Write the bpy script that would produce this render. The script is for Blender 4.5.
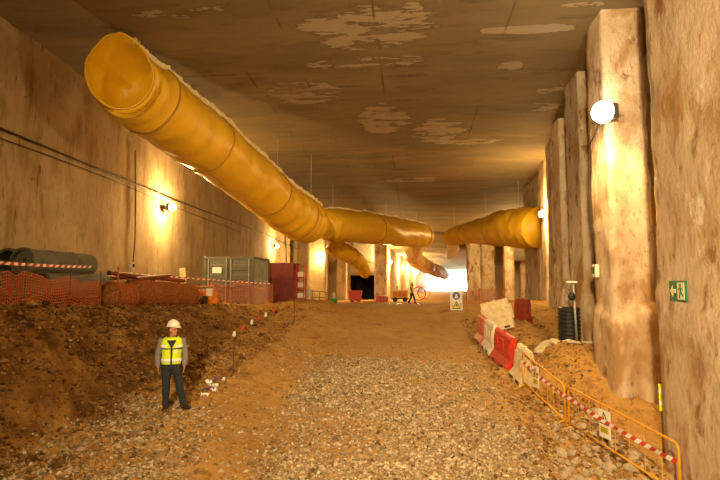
import bpy, bmesh, math, random
import numpy as np
from mathutils import Vector, Matrix

for o in list(bpy.data.objects):
    bpy.data.objects.remove(o)
SC = bpy.context.scene
COL = SC.collection
random.seed(7)
RNG = np.random.default_rng(7)

# ------------------------------------------------------------------ camera
CZ = 3.2                       # eye height above the lowest ground
FPX = 520.0                    # focal length in pixels of a 720 px wide frame
PITCH = math.atan(45 / FPX)
YAW = math.atan(52 / FPX * math.cos(PITCH))
cam = bpy.data.cameras.new('camera')
cam.lens = FPX / 720 * 36
cam.sensor_width = 36
cam.clip_end = 600
camo = bpy.data.objects.new('camera', cam)
camo.location = (0, 0, CZ)
camo.rotation_euler = (math.pi / 2 + PITCH, 0, YAW)
COL.objects.link(camo)
SC.camera = camo

# ------------------------------------------------------------------ world / exposure
w = bpy.data.worlds.new('world')
SC.world = w
w.use_nodes = True
bg = w.node_tree.nodes['Background']
bg.inputs[0].default_value = (1.0, 0.93, 0.78, 1)
bg.inputs[1].default_value = 30.0
SC.view_settings.view_transform = 'Standard'
SC.view_settings.look = 'None'
SC.view_settings.exposure = 0.0
SC.view_settings.gamma = 1.0
SC.view_settings.use_curve_mapping = False
SC.cycles.max_bounces = 6
SC.cycles.diffuse_bounces = 4
SC.cycles.sample_clamp_indirect = 6

HAZE = 0.0006
LAMP_COL = (1.0, 0.63, 0.22)
REAR_COL = (1.0, 0.71, 0.35)
LAMP_POWER = dict(main=8500, wall=5600, far=14000, rear=20000)

# ------------------------------------------------------------------ projection helpers (survey of the photograph)
_F = Vector((-math.sin(YAW) * math.cos(PITCH), math.cos(YAW) * math.cos(PITCH), math.sin(PITCH)))
_R = Vector((math.cos(YAW), math.sin(YAW), 0))
_U = _R.cross(_F)


def ray(px, py):
    return _F * FPX + _R * (px - 360) + _U * (240 - py)


def W(px, py, d):
    """world point at tunnel station d (metres along +Y) on the sight line of a pixel"""
    r = ray(px, py)
    return Vector((0, 0, CZ)) + r * (d / r.y)


def lin(d, pts):
    return np.interp(d, [p[0] for p in pts], [p[1] for p in pts])


LEFT_PTS = [(-20, -10.8), (14.5, -11.5), (30, -12.6), (50, -13.6), (70, -13.9)]
RIGHT_PTS = [(-20, 4.3), (0, 4.6), (7, 4.8), (10.6, 5.0), (14.2, 5.2), (17.3, 5.7), (20, 5.95), (25.7, 6.87), (34, 8.1), (40, 8.9)]


def LX(d): return lin(d, LEFT_PTS)
def RX(d): return lin(d, RIGHT_PTS)
def CEIL(d): return CZ + 7.5 - 0.025 * (np.asarray(d, float) - 14.5)


def on_ceiling(px, py):
    r = ray(px, py)
    # z = CZ+7.8625-.025 y
    t = 7.8625 / (r.z + 0.025 * r.y)
    return Vector((0, 0, CZ)) + r * t


def on_left(px, py, off=0.0):
    d = 20.0
    for _ in range(40):
        p = W(px, py, d)
        x = float(LX(d)) + off
        d = d * (x / p.x) * 0.5 + d * 0.5
    p = W(px, py, d)
    return p


# ------------------------------------------------------------------ numpy noise
def _h(i, j, s):
    n = (i.astype(np.int64) * 374761393 + j.astype(np.int64) * 668265263 + s * 974711) & 0x7fffffff
    n = ((n ^ (n >> 13)) * 1274126177) & 0x7fffffff
    return ((n ^ (n >> 16)) & 0xffff) / 65535.0


def vnoise(x, y, s=0):
    x = np.asarray(x, float); y = np.asarray(y, float)
    i = np.floor(x); j = np.floor(y)
    u = x - i; v = y - j
    u = u * u * (3 - 2 * u); v = v * v * (3 - 2 * v)
    a = _h(i, j, s); b = _h(i + 1, j, s); c = _h(i, j + 1, s); d = _h(i + 1, j + 1, s)
    return (a * (1 - u) + b * u) * (1 - v) + (c * (1 - u) + d * u) * v


def fbm(x, y, s=0, o=4, gain=.5):
    t = 0; a = 1; n = 0
    x = np.asarray(x, float); y = np.asarray(y, float)
    for k in range(o):
        t = t + a * (vnoise(x * 2 ** k + 17.3 * k, y * 2 ** k - 9.1 * k, s + k) - .5)
        n += a; a *= gain
    return t / n * 2


def ss(a, b, x):
    t = np.clip((np.asarray(x, float) - a) / (b - a), 0, 1)
    return t * t * (3 - 2 * t)


# ------------------------------------------------------------------ materials
def _new(name):
    m = bpy.data.materials.new(name)
    m.use_nodes = True
    nt = m.node_tree
    return m, nt, nt.nodes['Principled BSDF']


def _set(b, k, v):
    if k in b.inputs:
        b.inputs[k].default_value = v


def c4(c): return (c[0], c[1], c[2], 1)


def _noise(nt, coord, scale, detail=5, rough=.6, dist=0.0):
    mp = nt.nodes.new('ShaderNodeMapping')
    mp.inputs['Scale'].default_value = scale
    nt.links.new(coord, mp.inputs['Vector'])
    n = nt.nodes.new('ShaderNodeTexNoise')
    n.inputs['Scale'].default_value = 1.0
    n.inputs['Detail'].default_value = detail
    n.inputs['Roughness'].default_value = rough
    n.inputs['Distortion'].default_value = dist
    nt.links.new(mp.outputs[0], n.inputs['Vector'])
    return n.outputs['Fac']


def _maprange(nt, val, lo, hi, a=0.0, b=1.0):
    r = nt.nodes.new('ShaderNodeMapRange')
    r.inputs['From Min'].default_value = lo
    r.inputs['From Max'].default_value = hi
    r.inputs['To Min'].default_value = a
    r.inputs['To Max'].default_value = b
    nt.links.new(val, r.inputs['Value'])
    return r.outputs['Result']


def _mix(nt, fac, a, b):
    m = nt.nodes.new('ShaderNodeMix')
    m.data_type = 'RGBA'
    if isinstance(fac, float):
        m.inputs[0].default_value = fac
    else:
        nt.links.new(fac, m.inputs[0])
    for sock, v in ((m.inputs[6], a), (m.inputs[7], b)):
        if isinstance(v, tuple):
            sock.default_value = c4(v)
        else:
            nt.links.new(v, sock)
    return m.outputs[2]


def _math(nt, op, a, b=None):
    m = nt.nodes.new('ShaderNodeMath')
    m.operation = op
    for k, v in enumerate((a, b)):
        if v is None: continue
        if isinstance(v, (int, float)):
            m.inputs[k].default_value = v
        else:
            nt.links.new(v, m.inputs[k])
    return m.outputs[0]


def layered(name, c1, c2, scale, layers=(), rough=.9, bump=.3, bscale=(9, 9, 9), extra=None, spec=.3):
    m, nt, b = _new(name)
    co = nt.nodes.new('ShaderNodeTexCoord').outputs['Object']
    f = _maprange(nt, _noise(nt, co, scale), .3, .7)
    col = _mix(nt, f, c1, c2)
    for (sc, det, lo, hi, cc) in layers:
        f = _maprange(nt, _noise(nt, co, sc, det, .65, .3), lo, hi)
        col = _mix(nt, f, col, cc)
    if extra:
        col = extra(nt, co, col)
    nt.links.new(col, b.inputs['Base Color'])
    _set(b, 'Roughness', rough)
    _set(b, 'Specular IOR Level', spec)
    if bump:
        bn = nt.nodes.new('ShaderNodeBump')
        bn.inputs['Strength'].default_value = bump
        bn.inputs['Distance'].default_value = .05
        nt.links.new(_noise(nt, co, bscale, 6, .65), bn.inputs['Height'])
        nt.links.new(bn.outputs[0], b.inputs['Normal'])
    return m


def plain(name, c, rough=.6, metal=0.0, var=.25, scale=6, spec=.4, bump=0.0):
    m, nt, b = _new(name)
    co = nt.nodes.new('ShaderNodeTexCoord').outputs['Object']
    f = _maprange(nt, _noise(nt, co, (scale,) * 3), .3, .7)
    col = _mix(nt, f, tuple(x * (1 - var) for x in c), tuple(min(1, x * (1 + var * .5)) for x in c))
    nt.links.new(col, b.inputs['Base Color'])
    _set(b, 'Roughness', rough); _set(b, 'Metallic', metal); _set(b, 'Specular IOR Level', spec)
    if bump:
        bn = nt.nodes.new('ShaderNodeBump'); bn.inputs['Strength'].default_value = bump; bn.inputs['Distance'].default_value = .03
        nt.links.new(_noise(nt, co, (scale * 2,) * 3, 5), bn.inputs['Height']); nt.links.new(bn.outputs[0], b.inputs['Normal'])
    return m


def emit(name, c, s):
    m, nt, b = _new(name)
    _set(b, 'Base Color', c4((.8, .8, .8)))
    _set(b, 'Emission Color', c4(c)); _set(b, 'Emission Strength', s)
    return m


M = {}


def ceiling_patches(nt, co, col):
    """peeled pale skins of laitance and the casting joints of the slab"""
    nz = nt.nodes.new('ShaderNodeTexNoise')
    mp = nt.nodes.new('ShaderNodeMapping'); mp.inputs['Scale'].default_value = (.7, 2.6, 1)
    nt.links.new(co, mp.inputs[0]); nt.links.new(mp.outputs[0], nz.inputs['Vector'])
    nz.inputs['Scale'].default_value = 1.0; nz.inputs['Detail'].default_value = 8; nz.inputs['Roughness'].default_value = .7; nz.inputs['Distortion'].default_value = .4
    n1 = nz.outputs['Fac']
    mask = None
    sp = nt.nodes.new('ShaderNodeSeparateXYZ'); nt.links.new(co, sp.inputs[0])
    for (x0, y0, x1, y1, amt) in [(300, 0, 440, 52, 1.0), (395, 0, 425, 30, 1.0), (296, 54, 436, 70, .9), (258, 78, 350, 108, .8), (355, 102, 412, 136, 1.0),
                                  (410, 116, 466, 146, .8), (474, 22, 580, 36, 1.25), (496, 60, 524, 72, 1.0), (535, 85, 565, 95, .8), (526, 101, 560, 112, .8),
                                  (120, 4, 240, 22, .7), (430, 138, 500, 146, .9), (380, 176, 440, 184, .8), (560, 0, 610, 8, .9)]:
        a = on_ceiling(x0, y1); bb = on_ceiling(x1, y0)
        a2 = on_ceiling(x0, y0); b2 = on_ceiling(x1, y1)
        cx = (a.x + bb.x + a2.x + b2.x) / 4; rx = abs(b2.x - a.x + bb.x - a2.x) / 4
        cy = (a.y + bb.y) / 2; ry = abs(bb.y - a.y) / 2
        ex = _math(nt, 'POWER', _math(nt, 'MULTIPLY', _math(nt, 'ABSOLUTE', _math(nt, 'SUBTRACT', sp.outputs[0], cx)), 1 / rx), 2.0)
        ey = _math(nt, 'POWER', _math(nt, 'MULTIPLY', _math(nt, 'ABSOLUTE', _math(nt, 'SUBTRACT', sp.outputs[1], cy)), 1 / ry), 2.0)
        e = _math(nt, 'MULTIPLY', _math(nt, 'SUBTRACT', 1.25, _math(nt, 'ADD', ex, ey)), .32 * amt)
        e = _math(nt, 'MINIMUM', _math(nt, 'MAXIMUM', e, 0.0), .205 * amt)
        mask = e if mask is None else _math(nt, 'MAXIMUM', mask, e)
    tot = _math(nt, 'ADD', n1, mask)
    rim = _math(nt, 'MULTIPLY', _maprange(nt, tot, .60, .655), _maprange(nt, tot, .70, .655))
    col = _mix(nt, _math(nt, 'MULTIPLY', rim, .55), col, (.09, .055, .03))
    col = _mix(nt, _math(nt, 'MULTIPLY', _maprange(nt, tot, .655, .668), .85), col, (.42, .345, .235))
    # casting joints
    brk = _maprange(nt, _noise(nt, co, (.35, .35, .35), 3), 0.49, .6)
    for x0 in (-9.2, -5.72, -3.75, -1.0, 2.8):
        l = _maprange(nt, _math(nt, 'ABSOLUTE', _math(nt, 'SUBTRACT', sp.outputs[0], x0)), .045, .015)
        col = _mix(nt, _math(nt, 'MULTIPLY', _math(nt, 'MULTIPLY', l, brk), .75), col, (.06, .035, .02))
    wob = _math(nt, 'MULTIPLY', _math(nt, 'SUBTRACT', n1, .5), .5)
    for y0 in (17.3, 22.2, 28.0, 36.0):
        l = _maprange(nt, _math(nt, 'ABSOLUTE', _math(nt, 'ADD', _math(nt, 'SUBTRACT', sp.outputs[1], y0), wob)), .07, .02)
        col = _mix(nt, _math(nt, 'MULTIPLY', _math(nt, 'MULTIPLY', l, brk), .6), col, (.07, .04, .02))
    return col


def build_materials():
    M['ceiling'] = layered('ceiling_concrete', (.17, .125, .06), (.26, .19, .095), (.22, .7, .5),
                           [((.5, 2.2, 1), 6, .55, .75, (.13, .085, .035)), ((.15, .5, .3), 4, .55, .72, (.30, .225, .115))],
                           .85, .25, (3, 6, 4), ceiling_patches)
    M['wall'] = layered('diaphragm_wall_concrete', (.40, .30, .17), (.52, .41, .25), (.5, .5, .22),
                        [((1.6, 1.6, .40), 8, .50, .68, (.29, .18, .07)), ((5, 5, 1.0), 6, .60, .70, (.13, .075, .035)), ((12, 12, 4), 4, .55, .72, (.33, .22, .1)),
                         ((.35, .35, .5), 4, .56, .72, (.56, .45, .28)), ((3.2, 3.2, 3.0), 6, .66, .72, (.13, .075, .03))],
                        .9, .55, (4, 4, 2.5))
    M['pier'] = layered('pier_concrete', (.56, .43, .29), (.70, .57, .42), (.8, .8, .3),
                        [((1.1, 1.1, .6), 8, .49, .64, (.43, .26, .12)), ((2.4, 2.4, 1.2), 8, .55, .66, (.29, .15, .06)),
                         ((.6, .6, .5), 6, .53, .66, (.74, .63, .48)), ((9, 9, 4), 5, .58, .72, (.36, .22, .11)), ((1.2, 1.2, .8), 8, .60, .66, (.76, .68, .55))],
                        .85, .9, (5, 5, 3.5))
    M['pier_grey'] = layered('grey_pier_concrete', (.42, .34, .24), (.54, .46, .34), (.8, .8, .3),
                             [((1.1, 1.1, .5), 8, .50, .63, (.34, .20, .09)), ((2.6, 2.6, 1.2), 7, .55, .63, (.20, .11, .045)), ((.9, .9, .5), 7, .58, .66, (.66, .56, .42))],
                             .85, .9, (5, 5, 3.5))
    M['far_wall'] = layered('far_concrete', (.42, .32, .2), (.52, .42, .28), (.4, .4, .4), [((1.5, 1.5, .3), 5, .56, .7, (.28, .18, .09))], .9, .3)
    M['beam'] = layered('grey_beam_concrete', (.33, .3, .24), (.42, .38, .3), (.6, .6, .6), [((1.5, 1.5, .5), 5, .58, .7, (.22, .15, .08))], .9, .3)
    M['recess_shade'] = plain('recess_shade_wall', (.03, .027, .02), .95)  # near-black walls: shade of the unlit recess put into the colour
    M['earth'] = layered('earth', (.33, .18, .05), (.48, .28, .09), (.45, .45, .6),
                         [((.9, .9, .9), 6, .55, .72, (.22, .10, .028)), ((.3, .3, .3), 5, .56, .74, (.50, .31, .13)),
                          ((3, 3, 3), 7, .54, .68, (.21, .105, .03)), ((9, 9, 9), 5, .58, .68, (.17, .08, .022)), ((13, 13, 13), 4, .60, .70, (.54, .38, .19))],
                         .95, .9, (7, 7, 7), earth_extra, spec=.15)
    M['gravel'] = gravel_mat()
    M['rock'] = layered('broken_rock', (.38, .29, .19), (.54, .45, .33), (1.3, 1.3, 1.3), [((5, 5, 5), 5, .55, .7, (.34, .2, .09))], .9, .5, (12, 12, 12))
    M['clod'] = clod_mat()
    M['earth_rock'] = layered('earth_stained_rock', (.24, .14, .06), (.36, .23, .11), (2, 2, 2), [], .95, .5, (12, 12, 12))
    M['lip'] = layered('rough_lean_concrete', (.5, .42, .3), (.62, .54, .4), (1.5, 1.5, 1.5), [((4, 4, 4), 5, .55, .7, (.4, .24, .1))], .9, .6)
    M['duct'] = duct_mat('yellow_duct_fabric', (.70, .40, .012), (.82, .50, .03))
    M['duct_in'] = duct_mat('yellow_duct_lining', (.82, .50, .01), (.86, .55, .015))
    M['duct_seam'] = plain('duct_seam_webbing', (.78, .66, .40), .8)
    M['duct_far'] = duct_mat('sunlit_pale_duct', (.8, .55, .2), (.85, .62, .3))  # yellow fabric paled, sunlight put into the colour; also on the torn flap
    M['band'] = plain('duct_clamp_band', (.36, .2, .03), .5)
    M['steel'] = plain('galvanised_steel', (.4, .4, .38), .45, .6)
    M['black'] = plain('black_plastic', (.02, .02, .018), .5)
    M['cable'] = plain('black_cable', (.03, .022, .015), .6)
    M['housing'] = plain('lamp_housing', (.12, .11, .1), .5)
    M['lens_main'] = emit('main_lamp_lens', (1, .86, .58), 60)
    M['lens_wall'] = emit('wall_lamp_lens', (1, .82, .5), 40)
    M['pipe'] = plain('grey_concrete_pipe', (.15, .15, .115), .8, 0, .25, 4)
    M['bore_shade'] = plain('bore_shade_tone', (.05, .05, .042), .8)  # for dark discs that stand for the shade inside bores and holes
    M['net'] = plain('orange_safety_net', (.40, .10, .02), .6)
    M['net_red'] = plain('faded_red_net', (.6, .18, .08), .6)
    M['roll'] = layered('rust_mesh_roll', (.16, .06, .02), (.3, .12, .035), (3, 3, 3), [((14, 14, 14), 3, .5, .6, (.42, .16, .04))], .9, .8, (30, 30, 30))
    M['red'] = plain('red_plastic', (.62, .045, .03), .42)
    M['red_faded'] = plain('faded_red_plastic', (.58, .14, .08), .5)
    M['darkred'] = plain('oxide_red_steel', (.22, .028, .014), .5)
    M['redbrown'] = plain('rusty_red_tube', (.22, .05, .025), .6)
    M['white'] = plain('white_plastic', (.75, .70, .58), .5)
    M['cream'] = plain('cream_plastic', (.70, .58, .36), .55)
    M['paper'] = plain('white_paper', (.85, .84, .82), .7, 0, .1)
    M['yellow'] = plain('yellow_painted_tube', (.72, .34, .02), .4)
    M['signyellow'] = plain('sign_yellow', (.8, .62, .02), .5, 0, .1)
    M['signblack'] = plain('sign_black', (.02, .02, .02), .5, 0, .1)
    M['signblue'] = plain('sign_blue', (.05, .10, .42), .5, 0, .1)
    M['green'] = plain('sign_green', (.01, .16, .06), .45, 0, .15)
    M['signlight'] = plain('sign_luminous_white', (.75, .78, .55), .5, 0, .1)
    M['greenpaint'] = plain('green_painted_steel', (.05, .33, .06), .5)
    M['container'] = plain('dark_grey_container', (.12, .12, .095), .5, .1, .2, 3)
    M['container_side'] = plain('pale_grey_container', (.34, .36, .33), .5, .1, .2, 3)  # sides and body paler than doors and frame
    M['orange'] = plain('orange_plastic', (.75, .22, .015), .5)
    M['machine'] = plain('yellow_machine_paint', (.75, .42, .03), .45)
    M['wood'] = plain('pale_board', (.55, .45, .28), .7)
    M['stake'] = plain('dark_stake', (.09, .05, .025), .8)
    M['purple'] = plain('mauve_scrap', (.22, .12, .16), .6)
    M['skin'] = plain('skin', (.50, .22, .13), .5, 0, .12)
    M['hair'] = plain('dark_hair', (.03, .022, .018), .7)
    M['jeans'] = plain('dark_denim', (.022, .03, .042), .85, 0, .35, 9)
    M['shirt'] = plain('grey_shirt', (.21, .20, .22), .85, 0, .2, 9)
    M['undershirt'] = plain('black_collar', (.025, .023, .025), .8)
    M['vest'] = plain('hi_vis_yellow', (.62, .80, .01), .6, 0, .12)
    M['vest_far'] = M['vest']
    M['reflect'] = plain('reflective_tape', (.85, .87, .85), .35, 0, .08)
    M['boot'] = plain('dark_boot', (.025, .018, .012), .7)
    M['helmet'] = plain('white_helmet', (.85, .80, .68), .3, 0, .06)
    M['eye'] = plain('dark_eye', (.03, .02, .02), .3)
    M['lip_skin'] = plain('mouth_skin', (.3, .09, .06), .5)


def earth_extra(nt, co, col):
    """dark bank soil, deepened further to stand for the shade on it; paler trodden dust on the road"""
    sp = nt.nodes.new('ShaderNodeSeparateXYZ'); nt.links.new(co, sp.inputs[0])
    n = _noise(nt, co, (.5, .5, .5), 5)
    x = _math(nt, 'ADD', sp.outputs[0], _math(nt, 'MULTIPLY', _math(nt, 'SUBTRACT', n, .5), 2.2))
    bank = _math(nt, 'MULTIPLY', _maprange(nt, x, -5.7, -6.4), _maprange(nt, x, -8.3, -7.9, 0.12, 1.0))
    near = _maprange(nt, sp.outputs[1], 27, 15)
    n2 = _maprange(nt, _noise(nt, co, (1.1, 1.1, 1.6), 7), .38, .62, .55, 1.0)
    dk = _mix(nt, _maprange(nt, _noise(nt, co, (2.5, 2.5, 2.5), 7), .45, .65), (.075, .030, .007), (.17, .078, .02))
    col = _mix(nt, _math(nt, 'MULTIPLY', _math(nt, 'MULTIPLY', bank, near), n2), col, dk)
    road = _math(nt, 'MULTIPLY', _maprange(nt, x, -3.4, -2.0), _maprange(nt, x, 3.2, 2.2))
    col = _mix(nt, _math(nt, 'MULTIPLY', road, .35), col, (.46, .31, .15))
    return col


def gravel_mat():
    m, nt, b = _new('road_gravel')
    a = nt.nodes.new('ShaderNodeAttribute'); a.attribute_name = 'tone'
    r = nt.nodes.new('ShaderNodeValToRGB')
    r.color_ramp.elements[0].color = (.10, .065, .03, 1)
    r.color_ramp.elements[1].color = (.58, .49, .36, 1)
    e = r.color_ramp.elements.new(.45); e.color = (.30, .215, .12, 1)
    nt.links.new(a.outputs['Fac'], r.inputs[0])
    nt.links.new(r.outputs[0], b.inputs['Base Color'])
    _set(b, 'Roughness', .9); _set(b, 'Specular IOR Level', .2)
    return m


def clod_mat():
    m, nt, b = _new('earth_clod')
    a = nt.nodes.new('ShaderNodeAttribute'); a.attribute_name = 'tone'
    r = nt.nodes.new('ShaderNodeValToRGB')
    r.color_ramp.elements[0].color = (.07, .03, .008, 1); r.color_ramp.elements[1].color = (.46, .29, .12, 1)
    e = r.color_ramp.elements.new(.5); e.color = (.24, .125, .04, 1)
    nt.links.new(a.outputs['Fac'], r.inputs[0]); nt.links.new(r.outputs[0], b.inputs['Base Color'])
    _set(b, 'Roughness', .95); _set(b, 'Specular IOR Level', .1)
    return m


def duct_mat(name, c1, c2):
    m, nt, b = _new(name)
    co = nt.nodes.new('ShaderNodeTexCoord').outputs['Object']
    f = _maprange(nt, _noise(nt, co, (.8, .8, .8), 4), .3, .7)
    col = _mix(nt, f, c1, c2)
    g = _maprange(nt, _noise(nt, co, (3.5, 3.5, 3.5), 6), .6, .78)
    col = _mix(nt, _math(nt, 'MULTIPLY', g, .35), col, (.45, .26, .06))
    nt.links.new(col, b.inputs['Base Color'])
    _set(b, 'Roughness', .42); _set(b, 'Specular IOR Level', .45)
    bn = nt.nodes.new('ShaderNodeBump'); bn.inputs['Strength'].default_value = .25; bn.inputs['Distance'].default_value = .08
    nt.links.new(_noise(nt, co, (1.6, 1.6, 1.6), 4, .5, .6), bn.inputs['Height']); nt.links.new(bn.outputs[0], b.inputs['Normal'])
    return m


build_materials()


# ------------------------------------------------------------------ mesh helpers
class MB:
    def __init__(s):
        s.v = []; s.f = []; s.mi = []; s.cur = 0

    def add(s, vs, fs):
        o = len(s.v)
        s.v += [tuple(v) for v in vs]
        s.f += [tuple(i + o for i in f) for f in fs]
        s.mi += [s.cur] * len(fs)
        return s

    def box(s, c, size, rot=None):
        hx, hy, hz = size[0] / 2, size[1] / 2, size[2] / 2
        vs = [Vector((x * hx, y * hy, z * hz)) for z in (-1, 1) for y in (-1, 1) for x in (-1, 1)]
        if rot is not None:
            vs = [rot @ v for v in vs]
        c = Vector(c)
        return s.add([v + c for v in vs], [(0, 2, 3, 1), (4, 5, 7, 6), (0, 1, 5, 4), (2, 6, 7, 3), (0, 4, 6, 2), (1, 3, 7, 5)])

    def bevbox(s, c, size, b=.02, rot=None):
        bm = bmesh.new(); bmesh.ops.create_cube(bm, size=1)
        for v in bm.verts: v.co = Vector((v.co.x * size[0], v.co.y * size[1], v.co.z * size[2]))
        bmesh.ops.bevel(bm, geom=list(bm.edges), offset=b, segments=2, affect='EDGES', profile=.5)
        return s.bm(bm, Matrix.Translation(Vector(c)) @ (rot.to_4x4() if rot is not None else Matrix()))

    def bm(s, bm, mat=Matrix()):
        bm.verts.index_update()
        s.add([mat @ v.co for v in bm.verts], [[v.index for v in f.verts] for f in bm.faces])
        bm.free()
        return s

    def tube(s, pts, r, n=10, cap=True, ref=None):
        """pts list of points; r a number, list of numbers or list of (rx, ry)"""
        pts = [Vector(p) for p in pts]
        k = len(pts)
        rs = r if isinstance(r, (list, tuple)) else [r] * k
        ref = Vector(ref) if ref is not None else None
        rings = []
        prev = None
        for i, p in enumerate(pts):
            t = (pts[min(i + 1, k - 1)] - pts[max(i - 1, 0)]).normalized()
            if ref is not None:
                a = ref - t * ref.dot(t)
            elif prev is None:
                q = Vector((0, 0, 1)) if abs(t.z) < .9 else Vector((1, 0, 0))
                a = q - t * q.dot(t)
            else:
                a = prev - t * prev.dot(t)
            a.normalize(); prev = a
            b = t.cross(a)
            rx, ry = rs[i] if isinstance(rs[i], (tuple, list)) else (rs[i], rs[i])
            rings.append([p + a * (rx * math.cos(2 * math.pi * j / n)) + b * (ry * math.sin(2 * math.pi * j / n)) for j in range(n)])
        vs = [v for rg in rings for v in rg]
        fs = []
        for i in range(k - 1):
            for j in range(n):
                fs.append((i * n + j, i * n + (j + 1) % n, (i + 1) * n + (j + 1) % n, (i + 1) * n + j))
        if cap:
            fs.append(tuple(range(n))[::-1]); fs.append(tuple((k - 1) * n + j for j in range(n)))
        return s.add(vs, fs)

    def ell(s, c, r, nu=12, nv=8, rot=None):
        vs = []; fs = []
        for i in range(nv + 1):
            th = math.pi * i / nv
            for j in range(nu):
                ph = 2 * math.pi * j / nu
                v = Vector((r[0] * math.sin(th) * math.cos(ph), r[1] * math.sin(th) * math.sin(ph), r[2] * math.cos(th)))
                if rot is not None: v = rot @ v
                vs.append(v + Vector(c))
        for i in range(nv):
            for j in range(nu):
                fs.append((i * nu + j, (i + 1) * nu + j, (i + 1) * nu + (j + 1) % nu, i * nu + (j + 1) % nu))
        return s.add(vs, fs)

    def lathe(s, prof, n=24, c=(0, 0, 0)):
        c = Vector(c); vs = []; fs = []
        for (r, z) in prof:
            for j in range(n):
                a = 2 * math.pi * j / n
                vs.append(c + Vector((r * math.cos(a), r * math.sin(a), z)))
        for i in range(len(prof) - 1):
            for j in range(n):
                fs.append((i * n + j, i * n + (j + 1) % n, (i + 1) * n + (j + 1) % n, (i + 1) * n + j))
        return s.add(vs, fs)

    def prism(s, poly, axis_y0, axis_y1):
        """poly of (x, z), extruded along y"""
        n = len(poly)
        vs = [(x, axis_y0, z) for x, z in poly] + [(x, axis_y1, z) for x, z in poly]
        fs = [tuple(range(n)), tuple(range(2 * n - 1, n - 1, -1))]
        fs += [(i, (i + 1) % n + 0, (i + 1) % n + n, i + n)[::-1] for i in range(n)]
        return s.add(vs, fs)

    def build(s, name, mat, parent=None, world=False, smooth=False):
        me = bpy.data.meshes.new(name)
        vs = s.v
        if world and parent is not None:
            l = parent.location
            vs = [(v[0] - l[0], v[1] - l[1], v[2] - l[2]) for v in vs]
        me.from_pydata([tuple(v) for v in vs], [], s.f)
        mats = mat if isinstance(mat, (list, tuple)) else [mat]
        for m in mats: me.materials.append(M[m] if isinstance(m, str) else m)
        if len(mats) > 1:
            me.polygons.foreach_set('material_index', s.mi)
        if smooth:
            me.polygons.foreach_set('use_smooth', [True] * len(me.polygons))
        me.update()
        return link(name, me, parent)


def link(name, me, parent=None):
    o = bpy.data.objects.new(name, me)
    COL.objects.link(o)
    if parent is not None: o.parent = parent
    return o


def recalc(o):
    bm = bmesh.new(); bm.from_mesh(o.data)
    bmesh.ops.recalc_face_normals(bm, faces=bm.faces)
    bm.to_mesh(o.data); bm.free()
    return o


def np_mesh(name, verts, quads, mat, parent=None, smooth=True):
    me = bpy.data.meshes.new(name)
    n = quads.shape[1]
    me.vertices.add(len(verts)); me.vertices.foreach_set('co', np.ascontiguousarray(verts, np.float32).ravel())
    me.loops.add(quads.size); me.loops.foreach_set('vertex_index', np.ascontiguousarray(quads, np.int32).ravel())
    me.polygons.add(len(quads))
    me.polygons.foreach_set('loop_start', np.arange(0, quads.size, n, dtype=np.int32))
    me.polygons.foreach_set('loop_total', np.full(len(quads), n, np.int32))
    me.polygons.foreach_set('use_smooth', np.full(len(quads), smooth))
    me.materials.append(M[mat]); me.update(calc_edges=True); me.validate()
    return link(name, me, parent)


def grid_quads(nr, nc, wrap=False):
    r = np.arange(nr - 1)[:, None]; c = np.arange(nc if wrap else nc - 1)[None, :]
    c2 = (c + 1) % nc
    return np.stack([r * nc + c, r * nc + c2, (r + 1) * nc + c2, (r + 1) * nc + c], -1).reshape(-1, 4)


def tag(o, label=None, cat=None, group=None, kind=None):
    if label: o['label'] = label
    if cat: o['category'] = cat
    if group: o['group'] = group
    if kind: o['kind'] = kind
    return o


def thing(name, label, cat, loc, rz=0, group=None):
    o = bpy.data.objects.new(name, None)
    o.empty_display_size = .2
    COL.objects.link(o)
    o.location = loc; o.rotation_euler = (0, 0, rz)
    return tag(o, label, cat, group)


def struct(o, label=None):
    return tag(o, label, None, None, 'structure')


def rz_m(a): return Matrix.Rotation(a, 3, 'Z')
def rx_m(a): return Matrix.Rotation(a, 3, 'X')
def ry_m(a): return Matrix.Rotation(a, 3, 'Y')


# ------------------------------------------------------------------ ground
ROAD = [(-20, -3.7), (6, -3.35), (8.5, -3.2), (10.8, -2.98), (13, -2.76), (16, -2.45), (20, -2.08), (25, -1.58), (29, -1.22), (34, -1.25), (46, -1.62), (60, -1.75), (220, -1.75)]
LEDGE = [(-20, .3), (0, -.1), (10.3, -.45), (20, -.82), (30, -1.18), (46, -1.68), (60, -1.75), (220, -1.75)]


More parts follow.
